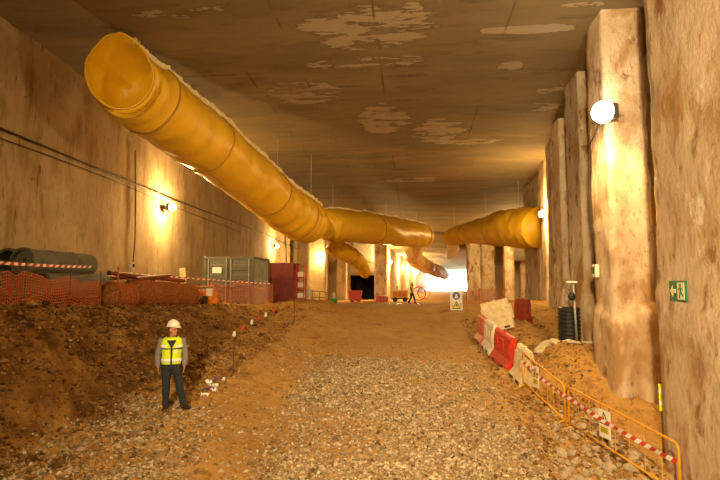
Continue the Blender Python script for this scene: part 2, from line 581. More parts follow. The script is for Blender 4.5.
def G(x, y, detail=True):
    x = np.asarray(x, float); y = np.asarray(y, float)
    road = lin(y, ROAD)
    ledge = lin(y, LEDGE)
    near = 1 - ss(26, 34, y)
    sh = .52 * (1 - ss(-5.2, -2.6, x)) * near
    wob = fbm(x * .35 + 3, y * .35, 5, 3) * .55 * near
    bank = 1 - ss(-8.35, -6.1, x + wob * .6)
    z = road + sh
    z = z * (1 - bank) + ledge * bank
    # right shoulder falls away beside the barriers
    drop = lin(y, [(0, .4), (9, .42), (12.6, .55), (15.2, .40), (16.2, .12), (18, 0)])
    z = z - drop * ss(2.0, 3.3, x)
    if detail: z = z + .12 * ss(3.2, 4.2, x) * (1 - ss(22, 26, y)) * fbm(x * 2.2, y * 2.2, 61, 4, .6)
    # spoil behind the barriers
    z = z + .75 * np.exp(-((x - 5.2) / 1.1) ** 2 - ((y - 15.6) / 1.5) ** 2)
    z = z + .35 * ss(3.6, 4.4, x) * (ss(16.0, 17.2, y) * (1 - ss(17.3, 19.0, y)))
    z = z + .42 * np.exp(-((x - 4.4) / .7) ** 2 - ((y - 21.5) / 2.2) ** 2)
    z = z - .25 * np.exp(-((x - 5.4) / .8) ** 2 - ((y - 19.8) / 1.3) ** 2)
    z = z + .3 * ss(4.5, 6.5, x) * ss(21, 25, y) * (1 - ss(38, 44, y))
    if detail:
        onroad = ss(-4.8, -3.2, x) * (1 - ss(2.0, 3.0, x))
        amp = (.05 + .13 * (1 - onroad)) * (1 - .8 * ss(28, 36, y))
        bk = bank * (1 - bank) * 4
        z = z + amp * fbm(x * .9, y * .9, 11, 4) + bk * near * (.42 * fbm(x * .8 + 9, y * .8, 31, 5, .65) + .10 * fbm(x * 3.3, y * 3.3, 37, 3))
        z = z + (.03 + .05 * (1 - onroad)) * fbm(x * 4, y * 4, 21, 3) * near
        # wheel ruts running up the ramp
        for xr in (-1.9, 1.5):
            z = z - .05 * np.exp(-((x - xr - .25 * np.sin(y * .2)) / .22) ** 2) * near
    return z + CZ


def gz(x, y): return float(G(np.array([x]), np.array([y]))[0])


def spaced(a, b, s0, s1):
    out = [a]; s = s0
    while out[-1] < b:
        t = (out[-1] - a) / (b - a)
        out.append(out[-1] + s0 + (s1 - s0) * t)
    out[-1] = b
    return np.array(out)


def build_ground():
    ys = np.concatenate([np.arange(-16, 6, 1.0), spaced(6, 40, .06, .2)])
    xs = np.concatenate([np.arange(-15, -9.5, .5), np.arange(-9.5, 6.5, .075), np.arange(6.5, 18.01, .5)])
    X, Y = np.meshgrid(xs, ys)
    V = np.stack([X, Y, G(X, Y)], -1).reshape(-1, 3)
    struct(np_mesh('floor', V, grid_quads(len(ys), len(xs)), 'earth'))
    ys = np.concatenate([np.arange(40, 66, .6), np.arange(66, 176, 3)])
    xs = np.arange(-15, 24.1, .6)
    X, Y = np.meshgrid(xs, ys)
    Z = G(X, Y)
    V = np.stack([X, Y, Z], -1).reshape(-1, 3)
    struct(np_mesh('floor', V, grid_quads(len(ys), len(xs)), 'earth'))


build_ground()


# ------------------------------------------------------------------ shell
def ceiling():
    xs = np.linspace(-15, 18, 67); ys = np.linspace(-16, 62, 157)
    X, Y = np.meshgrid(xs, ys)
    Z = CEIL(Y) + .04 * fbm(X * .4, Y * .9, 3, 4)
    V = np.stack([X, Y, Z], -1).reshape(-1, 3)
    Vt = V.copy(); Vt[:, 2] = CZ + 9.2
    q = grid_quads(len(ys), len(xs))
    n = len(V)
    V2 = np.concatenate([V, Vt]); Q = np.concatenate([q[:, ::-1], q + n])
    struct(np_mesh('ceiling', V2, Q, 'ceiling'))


def wall_sheet(name, path, z0f, z1f, mat, side, thick=.6, step=.25, amp=.04, seed=1, joint=2.6):
    """long wall along a plan polyline; side=+1 pushes the room face towards +X"""
    path = [Vector((p[0], p[1], 0)) for p in path]
    pts = []; nr = []; us = []
    u = 0
    for a, b in zip(path[:-1], path[1:]):
        L = (b - a).length; k = max(1, int(L / step))
        t = (b - a).normalized(); n = Vector((t.y, -t.x, 0)) * side
        for i in range(k + (1 if b is path[-1] else 0)):
            pts.append(a + (b - a) * (i / k)); nr.append(n); us.append(u + L * i / k)
        u += L
    zs = np.linspace(0, 1, 34)
    P = np.array([[p.x, p.y] for p in pts]); N = np.array([[n.x, n.y] for n in nr]); U = np.array(us)
    z0 = np.array([z0f(p.y) for p in pts]); z1 = np.array([z1f(p.y) for p in pts])
    Uu, T = np.meshgrid(U, zs)
    Z = z0[None] + (z1 - z0)[None] * T
    D = amp * fbm(Uu * .9, Z * .35, seed, 5, .6) + amp * .8 * fbm(Uu * 3, Z * 1.2, seed + 9, 3)
    ph = np.abs(((Uu + .2 * fbm(Uu * 0, Z * .5, seed + 3)) / joint) % 1 - .5) * joint
    D = D - .05 * np.clip(1 - ph / .07, 0, 1)
    V = np.stack([P[None, :, 0] + N[None, :, 0] * D, P[None, :, 1] + N[None, :, 1] * D, Z], -1).reshape(-1, 3)
    B = np.stack([P[None, :, 0] - N[None, :, 0] * thick + 0 * D, P[None, :, 1] - N[None, :, 1] * thick + 0 * D, Z], -1).reshape(-1, 3)
    q = grid_quads(len(zs), len(U)); n = len(V)
    o = np_mesh(name, np.concatenate([V, B]), np.concatenate([q, q[:, ::-1] + n]), mat)
    return struct(o)


def slab(name, x0, x1, y0, y1, z0, z1, mat, amp=.03, seg=.35):
    """a rough cast block as structure"""
    o = rough_block(x0, x1, y0, y1, z0, z1, amp, seg).build(name, mat, None, smooth=True)
    return struct(recalc(o))


def rough_block(x0, x1, y0, y1, z0, z1, amp=.03, seg=.3, seed=0, flare=None, chamfer=.05):
    m = MB()
    nx = max(2, int((x1 - x0) / seg)); ny = max(2, int((y1 - y0) / seg)); nz = max(2, int((z1 - z0) / seg))
    ring = [(x0 + (x1 - x0) * i / nx, y0, 0, -1) for i in range(nx)] + [(x1, y0 + (y1 - y0) * i / ny, 1, 0) for i in range(ny)] + \
           [(x1 - (x1 - x0) * i / nx, y1, 0, 1) for i in range(nx)] + [(x0, y1 - (y1 - y0) * i / ny, -1, 0) for i in range(ny)]
    K = len(ring)
    s = seed + abs(int(x0 * 13 + y0 * 7))
    zs = np.linspace(z0, z1, nz + 1)
    R = np.array(ring)
    u = np.arange(K) * seg
    V = []
    for z in zs:
        d = amp * fbm(u * .9, np.full(K, z * .6), s, 4, .6) + amp * .7 * fbm(u * 3, np.full(K, z * 2), s + 5, 3)
        if flare is not None:
            d = d + flare(z, u)
        V += [(R[k, 0] + R[k, 2] * d[k], R[k, 1] + R[k, 3] * d[k], z) for k in range(K)]
    F = [(i * K + k, i * K + (k + 1) % K, (i + 1) * K + (k + 1) % K, (i + 1) * K + k) for i in range(nz) for k in range(K)]
    F += [tuple(range(K))[::-1], tuple(nz * K + k for k in range(K))]
    return m.add(V, F)


def shell():
    ceiling()
    zl = lambda y: CZ - 4.2
    zc = lambda y: float(CEIL(y)) + .15
    wall_sheet('wall_left', [(float(LX(d)), d) for d in (-16, 14.5, 30, 50, 62.3)], lambda y: CZ - 2.4, zc, 'wall', 1, seed=3, joint=3.1)
    wall_sheet('wall_right', [(float(RX(d)) + 2.0, d) for d in (-16, 0, 7, 14.2, 20, 26, 34, 38.5)], zl, zc, 'pier', -1, seed=8)
    wall_sheet('wall_right', [(10.6, 38.3), (16.5, 41), (16.5, 62.2)], lambda y: CZ - 3, zc, 'far_wall', -1, seed=12, step=.6)
    wall_sheet('wall_back', [(-15, -15.8), (18, -15.8)], lambda y: CZ - 4.5, zc, 'wall', -1, seed=15, step=.6)
    zf = CZ - 2.2
    # transverse end wall of the wide hall with a dark doorway
    zt = float(CEIL(62)) + .15
    slab('wall_end', -14.6, -7.4, 62, 63, zf, zt, 'far_wall', .05, .6)
    slab('wall_end', -4.4, -2.6, 62, 63, zf, zt, 'far_wall', .05, .5)
    slab('wall_end', -7.4, -4.4, 62, 63, CZ + 1.15, zt, 'beam', .04, .5)
    slab('trim_1', -8.4, -3.7, 61.4, 62.05, CZ + 1.2, CZ + 2.75, 'beam', .03, .4)
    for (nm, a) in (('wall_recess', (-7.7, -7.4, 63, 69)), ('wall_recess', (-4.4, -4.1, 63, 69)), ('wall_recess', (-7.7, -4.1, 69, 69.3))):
        o = MB().box(((a[0] + a[1]) / 2, (a[2] + a[3]) / 2, CZ + .2), (a[1] - a[0], a[3] - a[2], 5)).build(nm, 'recess_shade'); struct(o)
    struct(MB().box((-5.9, 66.2, CZ + 2.6), (4, 6.4, .3)).build('ceiling', 'recess_shade'))
    # drop beam over the mouth of the running tunnel, and the hall end on the other side
    slab('ceiling_beam', -2.8, 16.5, 62, 63.2, CZ + 4.4, zt, 'ceiling', .03, .6)
    slab('wall_end', 9.5, 16.5, 62.2, 63, zf, CZ + 4.5, 'far_wall', .06, .5)
    # running tunnel
    tl = [(-2.7, 62.5), (-2.0, 75), (0.6, 110), (4.6, 165)]
    tr = [(9.6, 62.5), (10.5, 75), (13.5, 110), (20.5, 165)]
    wall_sheet('wall_left', tl, lambda y: CZ - 2.2, lambda y: CZ + 4.6, 'far_wall', 1, seed=22, step=1.0, joint=5)
    wall_sheet('wall_right', tr, lambda y: CZ - 2.2, lambda y: CZ + 4.6, 'far_wall', -1, seed=25, step=1.0, joint=5)
    m = MB(); m.add([(-4, 62.5, CZ + 4.42), (12, 62.5, CZ + 4.42), (23, 165, CZ + 4.42), (3, 165, CZ + 4.42), (-4, 62.5, CZ + 5.2), (12, 62.5, CZ + 5.2), (23, 165, CZ + 5.2), (3, 165, CZ + 5.2)],
                    [(0, 3, 2, 1), (4, 5, 6, 7), (0, 1, 5, 4), (2, 3, 7, 6), (1, 2, 6, 5), (0, 4, 7, 3)])
    struct(m.build('ceiling', 'far_wall'))
    # hall end: gaps above beams
    struct(MB().box((-9, 62.6, zt + .2), (14, 1.2, .6)).build('ceiling_beam', 'ceiling'))


shell()


def piers():
    zt0 = lambda d: float(CEIL(d)) + .12
    rows = [(2.0, 10.6, 4.74, 'pier', 'tall pale concrete pillar carrying the green exit sign'),
            (14.2, 15.5, None, 'pier', 'tall concrete pillar with the dazzling floodlight at its edge'),
            (18.2, 19.8, None, 'pier_grey', 'concrete pillar behind the black corrugated pipe stub'),
            (23.0, 24.1, None, 'pier', 'row of far concrete pillars along the excavation'),
            (26.5, 27.5, None, 'pier_grey', 'row of far concrete pillars along the excavation'),
            (30.0, 31.1, None, 'pier', 'row of far concrete pillars along the excavation'),
            (34.0, 38.4, None, 'pier_grey', 'row of far concrete pillars along the excavation')]
    for i, (d0, d1, fx, mt, lab) in enumerate(rows):
        x0 = fx if fx else float(RX((d0)))
        if i == 1:
            fl = lambda z, u: np.where(z < CZ - .9 + .5 * vnoise(u * 1.3, u * 0, 4), .10, 0.0) + .10 * np.exp(-((u - .1) / .22) ** 2) * (z < CZ + 4.9)
        elif i == 0:
            fl = lambda z, u: np.where(z < CZ - .6 + .7 * vnoise(u * 1.1, u * 0, 14), .05, 0.0)
        else:
            fl = lambda z, u: np.where(z < CZ - .3 + .5 * vnoise(u * 1.1, u * 0, 14), .05, 0.0)
        o = rough_block(x0, x0 + (3.0 if i == 0 else 1.06 if i == 1 else 1.32), d0, d1, CZ - 4.2, zt0(d0), .05, .16, 3 * i, fl).build('concrete_pillar', mt, None, smooth=True)
        recalc(o); tag(o, lab, None, 'concrete pillars along the excavation', 'structure')
    # pillars of the hall end
    zf = CZ - 2.4
    for (x0, x1, y0, y1, mt, lab) in [(-11.6, -9.5, 57, 59, 'wall', 'broad lamp-lit concrete pillar beside the dark doorway'),
                                  (-8.6, -7.5, 59, 60.4, 'wall', 'narrow concrete pillar between doorway and broad pillar'),
                                  (-4.0, -2.7, 55.5, 57, 'pier', 'pale concrete pillar behind the low red trough'),
                                  (6.2, 7.6, 59, 60.5, 'pier_grey', 'brown concrete pillar beside the daylight opening'),
                                  (7.9, 9.4, 60.5, 61.8, 'pier', 'pale lit concrete pillar behind the orange net'),
                                  (9.9, 10.9, 57, 58.2, 'pier', 'rough concrete pillar under the grey beam'),
                                  (12.1, 13.4, 59.5, 60.8, 'pier', 'pale lumpy concrete pillar under the grey beam')]:
        top = float(CEIL(y0)) + .1 if x0 < 10.5 else CZ + 2.8
        o = rough_block(x0, x1, y0, y1, zf, top, .05, .3).build('concrete_pillar', mt, None, smooth=True)
        recalc(o); tag(o, lab, None, 'concrete pillars at the hall end', 'structure')
    slab('ceiling_beam', 10.4, 16.4, 58.5, 61.5, CZ + 2.7, CZ + 4.5, 'beam', .04, .4)


piers()


# ------------------------------------------------------------------ gravel and rocks
def gravel():
    n = 150000
    x = RNG.uniform(-7.2, 4.6, n); y = 6.6 + (19 - 6.6) * RNG.random(n) ** 1.35
    main = ss(-3.6, -2.2, x + .25 * (y - 12) * 0) * (1 - ss(1.6, 2.6, x)) * (1 - ss(15.4, 17.6, y + .8 * fbm(x, y * .5, 2)))
    left = ss(-6.5, -5.9, x) * (1 - ss(-3.9, -3.1, x)) * (1 - ss(10.2, 11.6, y)) * .75
    right = ss(2.0, 2.8, x) * (1 - ss(13.4, 14.8, y)) * .5
    rest = .035 * ss(-6.3, -5.2, x) + .006
    patch = .35 + .9 * ss(-.35, .25, fbm(x * .55, y * .55, 77, 4))
    dens = np.maximum(np.maximum(main, left), np.maximum(right, rest)) * patch
    keep = RNG.random(n) < dens
    x = x[keep]; y = y[keep]; n = len(x)
    s = np.clip(RNG.lognormal(math.log(.026), .4, n), .011, .07)
    o = stones('road_gravel', x, y, s, np.clip(RNG.normal(.5, .27, n), 0, 1), 'gravel')
    tag(o, 'loose beige crushed gravel spread over the earth ramp', 'gravel', None, 'stuff')
    # crumbs of earth on the cut bank, the shoulders and the spoil
    n = 60000
    x = np.where(RNG.random(n) < .6, RNG.uniform(-8.6, -4.6, n), RNG.uniform(2.2, 5.6, n)); y = RNG.uniform(7, 25, n)
    keep = (RNG.random(n) < .25 + .9 * ss(-.2, .35, fbm(x * .7, y * .7, 91, 4))) & (x < np.where(y < 15.5, 4.6, 5.6)) & (RNG.random(n) < 1.3 - y / 24)
    x = x[keep]; y = y[keep]; n = len(x)
    s = np.clip(RNG.lognormal(math.log(.03), .5, n), .012, .12)
    t = np.clip(RNG.normal(.5, .22, n) - .22 * (x < -5.8), 0, 1)
    o = stones('earth_clod_rubble', x, y, s, t, 'clod')
    tag(o, 'crumbled brown earth clods on the bank and spoil', 'earth', None, 'stuff')


def stones(name, x, y, s, t, mat):
    n = len(x)
    z = G(x, y) + s * .25
    base = np.array([(1, 0, 0), (0, 1, 0), (-1, 0, 0), (0, -1, 0), (0, 0, .8), (0, 0, -.6)], float)
    f = np.array([(0, 1, 4), (1, 2, 4), (2, 3, 4), (3, 0, 4), (1, 0, 5), (2, 1, 5), (3, 2, 5), (0, 3, 5)])
    a = RNG.random(n) * 6.283
    B = base[None] * (1 + RNG.uniform(-.35, .35, (n, 6, 1)))
    B = B + RNG.uniform(-.25, .25, (n, 6, 3))
    ca, sa = np.cos(a)[:, None], np.sin(a)[:, None]
    Xr = B[..., 0] * ca - B[..., 1] * sa * .7; Yr = B[..., 0] * sa + B[..., 1] * ca * .7
    V = np.stack([Xr * s[:, None] + x[:, None], Yr * s[:, None] + y[:, None], B[..., 2] * s[:, None] * .8 + z[:, None]], -1).reshape(-1, 3)
    F = (f[None] + (np.arange(n) * 6)[:, None, None]).reshape(-1, 3)
    o = np_mesh(name, V, F, mat, smooth=False)
    at = o.data.attributes.new('tone', 'FLOAT', 'POINT')
    at.data.foreach_set('value', np.repeat(t, 6).astype(np.float32))
    return o


gravel()


def rock_meshes(k=9):
    out = []
    for i in range(k):
        bm = bmesh.new(); bmesh.ops.create_icosphere(bm, subdivisions=1, radius=1)
        rr = random.Random(i + 5)
        sx, sy, sz = rr.uniform(.8, 1.2), rr.uniform(.6, .95), rr.uniform(.5, .8)
        cuts = [(Vector((rr.gauss(0, 1), rr.gauss(0, 1), rr.gauss(0, 1))).normalized(), rr.uniform(.6, .85)) for _ in range(5)]
        for v in bm.verts:
            p = v.co.copy() * rr.uniform(.88, 1.12)
            for n, d in cuts:
                e = p.dot(n) - d
                if e > 0: p -= n * e
            v.co = Vector((p.x * sx, p.y * sy, p.z * sz))
        me = bpy.data.meshes.new('rock'); bm.to_mesh(me); bm.free(); me.materials.append(M['rock'])
        out.append(me)
    return out


def rocks():
    ms = rock_meshes()
    placed = []
    rr = random.Random(3)
    tries = 0
    while len(placed) < 175 and tries < 6000:
        tries += 1
        px = rr.uniform(545, 700); d = rr.uniform(8.8, 13.5)
        x = (px - 412) * d / 520
        lo = 2.45 + max(0, d - 11) * .35
        if x < lo or x > 4.45: continue
        if d > 12 and rr.random() < .5: continue
        s = min(.19, max(.05, rr.lognormvariate(math.log(.10), .38)))
        if x < 2.9: s *= .8
        if any((x - a) ** 2 + (d - b) ** 2 < (s + c) ** 2 * .62 for a, b, c in placed): continue
        placed.append((x, d, s))
        o = bpy.data.objects.new('rock', rr.choice(ms)); COL.objects.link(o)
        o.location = (x, d, gz(x, d) + s * .3); o.scale = (s, s, s)
        o.rotation_euler = (rr.uniform(-.3, .3), rr.uniform(-.3, .3), rr.uniform(0, 6.28))
        tag(o, 'broken beige rock in the rubble along the yellow barrier', 'rock', 'broken rocks along the yellow barrier')
    # a few loose lumps on the spoil heap and in the bank
    brown = []
    for me in ms[:4]:
        c = me.copy(); c.materials.clear(); c.materials.append(M['earth_rock']); brown.append(c)
    for k in range(26):
        if k < 14:
            x, d = rr.uniform(3.9, 4.9), rr.uniform(13.6, 18.5); lab, gp = 'small clod on the orange spoil heap behind the barriers', 'clods on the spoil heap'
        else:
            x, d = rr.uniform(-7.6, -6.0), rr.uniform(9.5, 15); lab, gp = 'small stone stuck in the dark earth bank', 'stones in the earth bank'
        s = rr.uniform(.05, .11)
        o = bpy.data.objects.new('rock', rr.choice(brown)); COL.objects.link(o)
        o.location = (x, d, gz(x, d) + s * .3); o.scale = (s, s, s); o.rotation_euler = (0, 0, rr.uniform(0, 6.28))
        tag(o, lab, 'rock', gp)


rocks()
# lean concrete edge behind the spoil heap
m = MB()
P = []
for k in range(26):
    x = 4.0 + k * .075; y = 17.2 + .12 * math.sin(k * .9) + .05 * math.sin(k * 2.3) - .25 * (k / 25)
    P.append((x, y, gz(x, y) + .02))
m.tube(P, [(.05 + .03 * math.sin(k * 1.7), .20 + .07 * math.sin(k * 1.1)) for k in range(26)], 10)
struct(m.build('trim_2', 'lip', smooth=True))


# ------------------------------------------------------------------ ducts
def smooth_path(pts, n):
    """Catmull-Rom through 4-vectors (x, y, z, r)"""
    P = [np.array(p, float) for p in pts]
    P = [2 * P[0] - P[1]] + P + [2 * P[-1] - P[-2]]
    out = []
    k = len(P) - 3
    for i in range(n + 1):
        u = i / n * k; j = min(int(u), k - 1); t = u - j
        a, b, c, d = P[j:j + 4]
        out.append(.5 * ((2 * b) + (-a + c) * t + (2 * a - 5 * b + 4 * c - d) * t * t + (-a + 3 * b - 3 * c + d) * t ** 3))
    return out


def duct_rings(path, na, wr=.03, seed=0, drop=.0, fold=.35, face=None):
    """rings (centre, frame, offsets) of a hanging fabric duct: wrinkled, slightly pear shaped, seam on top"""
    rings = []
    n = len(path)
    for i, p in enumerate(path):
        q0 = path[max(i - 1, 0)]; q1 = path[min(i + 1, n - 1)]
        t = Vector((q1 - q0)[:3]).normalized()
        if face is not None and i < 12:
            f = 1 - i / 12; f = f * f * (3 - 2 * f)
            t = (t * (1 - f) + face * f).normalized()
        up = Vector((0, 0, 1)); a = up.cross(t).normalized(); b = t.cross(a).normalized()
        th = np.arange(na) / na * 2 * math.pi
        r = p[3]
        s = i * .25
        cr = fbm(np.cos(th) * .9 + 7 + s * .15, np.sin(th) * .9 + s * 2.2, seed + 40, 3)
        wn = fbm(np.cos(th) * 1.3 + 5, np.sin(th) * 1.3 + s * .9, seed, 4) * wr * 1.6 - wr * .9 * np.clip(1 - np.abs(cr) * 7, 0, 1) + np.sin(s * 5 + np.cos(th) * 2 + seed) * wr * .35
        rr = r * (1 + wn)
        cx = np.cos(th) * rr; cz = np.sin(th) * rr
        # teardrop towards the hanging seam
        top = np.clip(np.sin(th), 0, 1)
        if face is not None: cx = cx * (1 - .12 * max(0, 1 - i / 14))
        cx = cx * (1 - .16 * top ** 2) ; cz = cz * (1 + .07 * top ** 6) - drop * r
        rings.append([Vector(p[:3]) + a * float(cx[k]) + b * float(cz[k]) for k in range(na)])
    return rings


def rings_mesh(mb, rings, close0=False, close1=False, flip=False):
    n = len(rings[0]); K = len(rings)
    vs = [v for r in rings for v in r]
    fs = [(i * n + j, i * n + (j + 1) % n, (i + 1) * n + (j + 1) % n, (i + 1) * n + j) for i in range(K - 1) for j in range(n)]
    if close0: fs.append(tuple(range(n))[::-1])
    if close1: fs.append(tuple((K - 1) * n + j for j in range(n)))
    mb.add(vs, fs)


def w4(px, py, d, r):
    p = W(px, py, d); return (p.x, p.y, p.z, r)


def duct(name, label, stations, nseg, splits, mat='duct', na=40, wr=.03, seed=0, mouth=False, seam=True, hooks=(), group='yellow ventilation ducts', end_cap=True):
    path = smooth_path(stations, nseg)
    rings = duct_rings(path, na, wr, seed, face=Vector((-.42, .85, .33)).normalized() if mouth else None)
    base = Vector(path[0][:3])
    t = thing(name, label, 'duct', base, 0, group)
    cuts = [0] + [int(s * nseg) for s in splits] + [nseg]
    for a, b in zip(cuts[:-1], cuts[1:]):
        m = MB(); seg = rings[a:b + 1]
        rings_mesh(m, seg, a == 0 and not mouth, (b == nseg and end_cap))
        if a == 0 and mouth:
            # rolled hem and the loose lining that folds inwards behind the mouth
            inner = []
            for i in range(0, 9):
                c = Vector(path[i * 2][:3]); sh = 1 - .02 - .02 * i
                rg = rings[i * 2]
                inner.append([c + (v - c) * sh * (1 - (.30 * i / 8 if 3 < k < 13 else .05 * i / 8)) for k, v in enumerate(rg)])
            li = MB(); rings_mesh(li, inner, False, True); lo = li.build('lining', 'duct_in', t, True, True)
            hem = MB(); hem.tube(rings[0] + [rings[0][0]], .035, 6, False); hem.build('hem', 'duct', t, True, True)
        m.build('fabric_section', mat, t, True, True)
        if b != nseg:
            bn = MB(); c = Vector(path[b][:3])
            bn.tube([c + (v - c) * 1.012 for v in rings[b]] + [c + (rings[b][0] - c) * 1.012], .028, 6, False)
            bn.build('clamp_band', 'band', t, True, True)
    if seam:
        k = int(na * (.34 if mouth else .25))
        sm = MB(); vs = []
        for i, rg in enumerate(rings):
            j = .09 + .05 * abs(math.sin(i * 1.9))
            vs += [rg[k] + Vector((.03, 0, -.04)), rg[k] + Vector((.03 + j * .5, 0, j)), rg[k] + Vector((-.03 + j * .5, 0, j)), rg[k] + Vector((-.03, 0, -.04))]
        n = len(rings)
        fs = [(i * 4 + q, i * 4 + (q + 1) % 4, (i + 1) * 4 + (q + 1) % 4, (i + 1) * 4 + q) for i in range(n - 1) for q in range(4)]
        sm.add(vs, fs); sm.build('hanging_seam', 'duct_seam', t, True)
    for hfrac in hooks:
        i = int(hfrac * nseg); p = rings[i][na // 4]
        h = MB(); h.tube([p, Vector((p.x, p.y, float(CEIL(p.y)) + .02))], .015, 6); h.build('hanger_wire', 'steel', t, True)
    return t


duct('ventilation_duct', 'large open-mouthed yellow fabric duct hung under the ceiling slab',
     [w4(119, 73, 14.2, 1.06), w4(134, 89, 15.0, 1.12), w4(165, 113, 16.5, 1.16), w4(206, 143, 19.0, 1.18), w4(250, 178, 22.4, 1.18), w4(283, 206, 25.4, 1.18), w4(301, 218, 27.0, 1.2), w4(311, 222.5, 27.8, 1.12), w4(314, 224, 28.1, .9), w4(315, 224.5, 28.15, .5)],
     110, (.18, .34, .50, .66), wr=.045, seed=4, mouth=True, hooks=(.06, .3, .52, .75))
duct('ventilation_duct', 'yellow fabric duct crossing the hall behind the large open-mouthed duct',
     [w4(322, 226, 34.5, .5), w4(326, 225, 34.9, 1.0), w4(338, 226, 36, 1.14), w4(370, 229, 40, 1.16), w4(400, 233, 45, 1.14), w4(417, 235, 48, 1.12), w4(426, 236.5, 49.4, .9), w4(429, 237, 49.8, .35)],
     72, (.45, .78), wr=.05, seed=9, hooks=(.25, .5, .72), mouth=False)
duct('ventilation_duct', 'small yellow branch duct sagging toward the dark doorway',
     [w4(330, 243, 44, .55), w4(338, 249, 44.5, .75), w4(352, 256, 46, .72), w4(361, 264, 48, .62), w4(366, 274, 49.5, .45)],
     40, (.5,), wr=.13, seed=14, seam=False, hooks=(.1, .6))
duct('ventilation_duct', 'duct coloured pale as if sunlit, running on into the lit running tunnel',
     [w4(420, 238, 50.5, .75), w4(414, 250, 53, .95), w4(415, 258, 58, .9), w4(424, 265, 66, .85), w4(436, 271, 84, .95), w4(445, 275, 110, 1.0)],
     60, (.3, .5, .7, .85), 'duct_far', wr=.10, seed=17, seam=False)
rd = duct('ventilation_duct', 'wide draped yellow duct reaching the row of concrete pillars',
          [w4(448, 238, 46, .45), w4(452, 237, 45.4, .72), w4(470, 233, 43, .85), w4(486, 231, 40, 1.05), w4(502, 229, 37, 1.22), w4(522, 228.5, 35, 1.28), w4(538, 228, 33.6, 1.25)],
          60, (.3, .62), wr=.06, seed=21, seam=False, hooks=(.2, .5, .8))
# torn flap hanging from its open end
fl = MB(); vs = []
for i in range(9):
    for j in range(6):
        p = W(447 + j * 2.4, 241 + i * (2.4 - .34 * abs(j - 1.2)), 45.6 + .25 * math.sin(i * .9 + j * 1.4))
        vs.append(p)
fl.add(vs, [(i * 6 + j, i * 6 + j + 1, (i + 1) * 6 + j + 1, (i + 1) * 6 + j) for i in range(8) for j in range(5)])
fo = fl.build('torn_flap', 'duct_far', rd, True, True)
so = fo.modifiers.new('thickness', 'SOLIDIFY'); so.thickness = .015


# ------------------------------------------------------------------ lamps
def lamp(label, pos, direction, power, size=1.0, lens='lens_wall', group='site lamps along the tunnel', reach=.5, bulb=.15, colour=LAMP_COL, hang=False, aim=None):
    """floodlight on a bracket: pos is the lens centre; direction points out of the wall"""
    pos = Vector(pos); dr = Vector(direction).normalized()
    t = thing('flood_lamp', label, 'lamp', pos, 0, group)
    side = Vector((0, 0, 1)).cross(dr).normalized()
    rot = Matrix((side, dr, Vector((0, 0, 1)))).transposed()
    MB().bevbox(-dr * .12 * size, (.34 * size, .14 * size, .26 * size), .02, rot).build('housing', 'housing', t)
    m = MB(); m.tube([-dr * .16 * size, -dr * reach, -dr * reach + Vector((0, 0, -.18))], .018, 6); m.build('bracket', 'steel', t)
    if hang: MB().tube([-dr * .12, Vector((-dr.x * .12, -dr.y * .12, float(CEIL(pos.y)) - pos.z + .03))], .025, 6).build('hanger_rod', 'steel', t)
    m = MB(); m.ell((0, 0, 0), (bulb * size,) * 3, 14, 10); m.build('lens', lens, t, smooth=True)
    L = bpy.data.lights.new('lamp_light', 'SPOT' if aim else 'POINT'); L.energy = power; L.color = colour; L.shadow_soft_size = bulb * size * 1.15
    lo = bpy.data.objects.new('lamp_light', L); COL.objects.link(lo); lo.parent = t; lo.location = dr * .02
    if aim:
        L.spot_size = math.radians(165); L.spot_blend = .6; lo.rotation_euler = Vector(aim).to_track_quat('-Z', 'Y').to_euler()
    return t


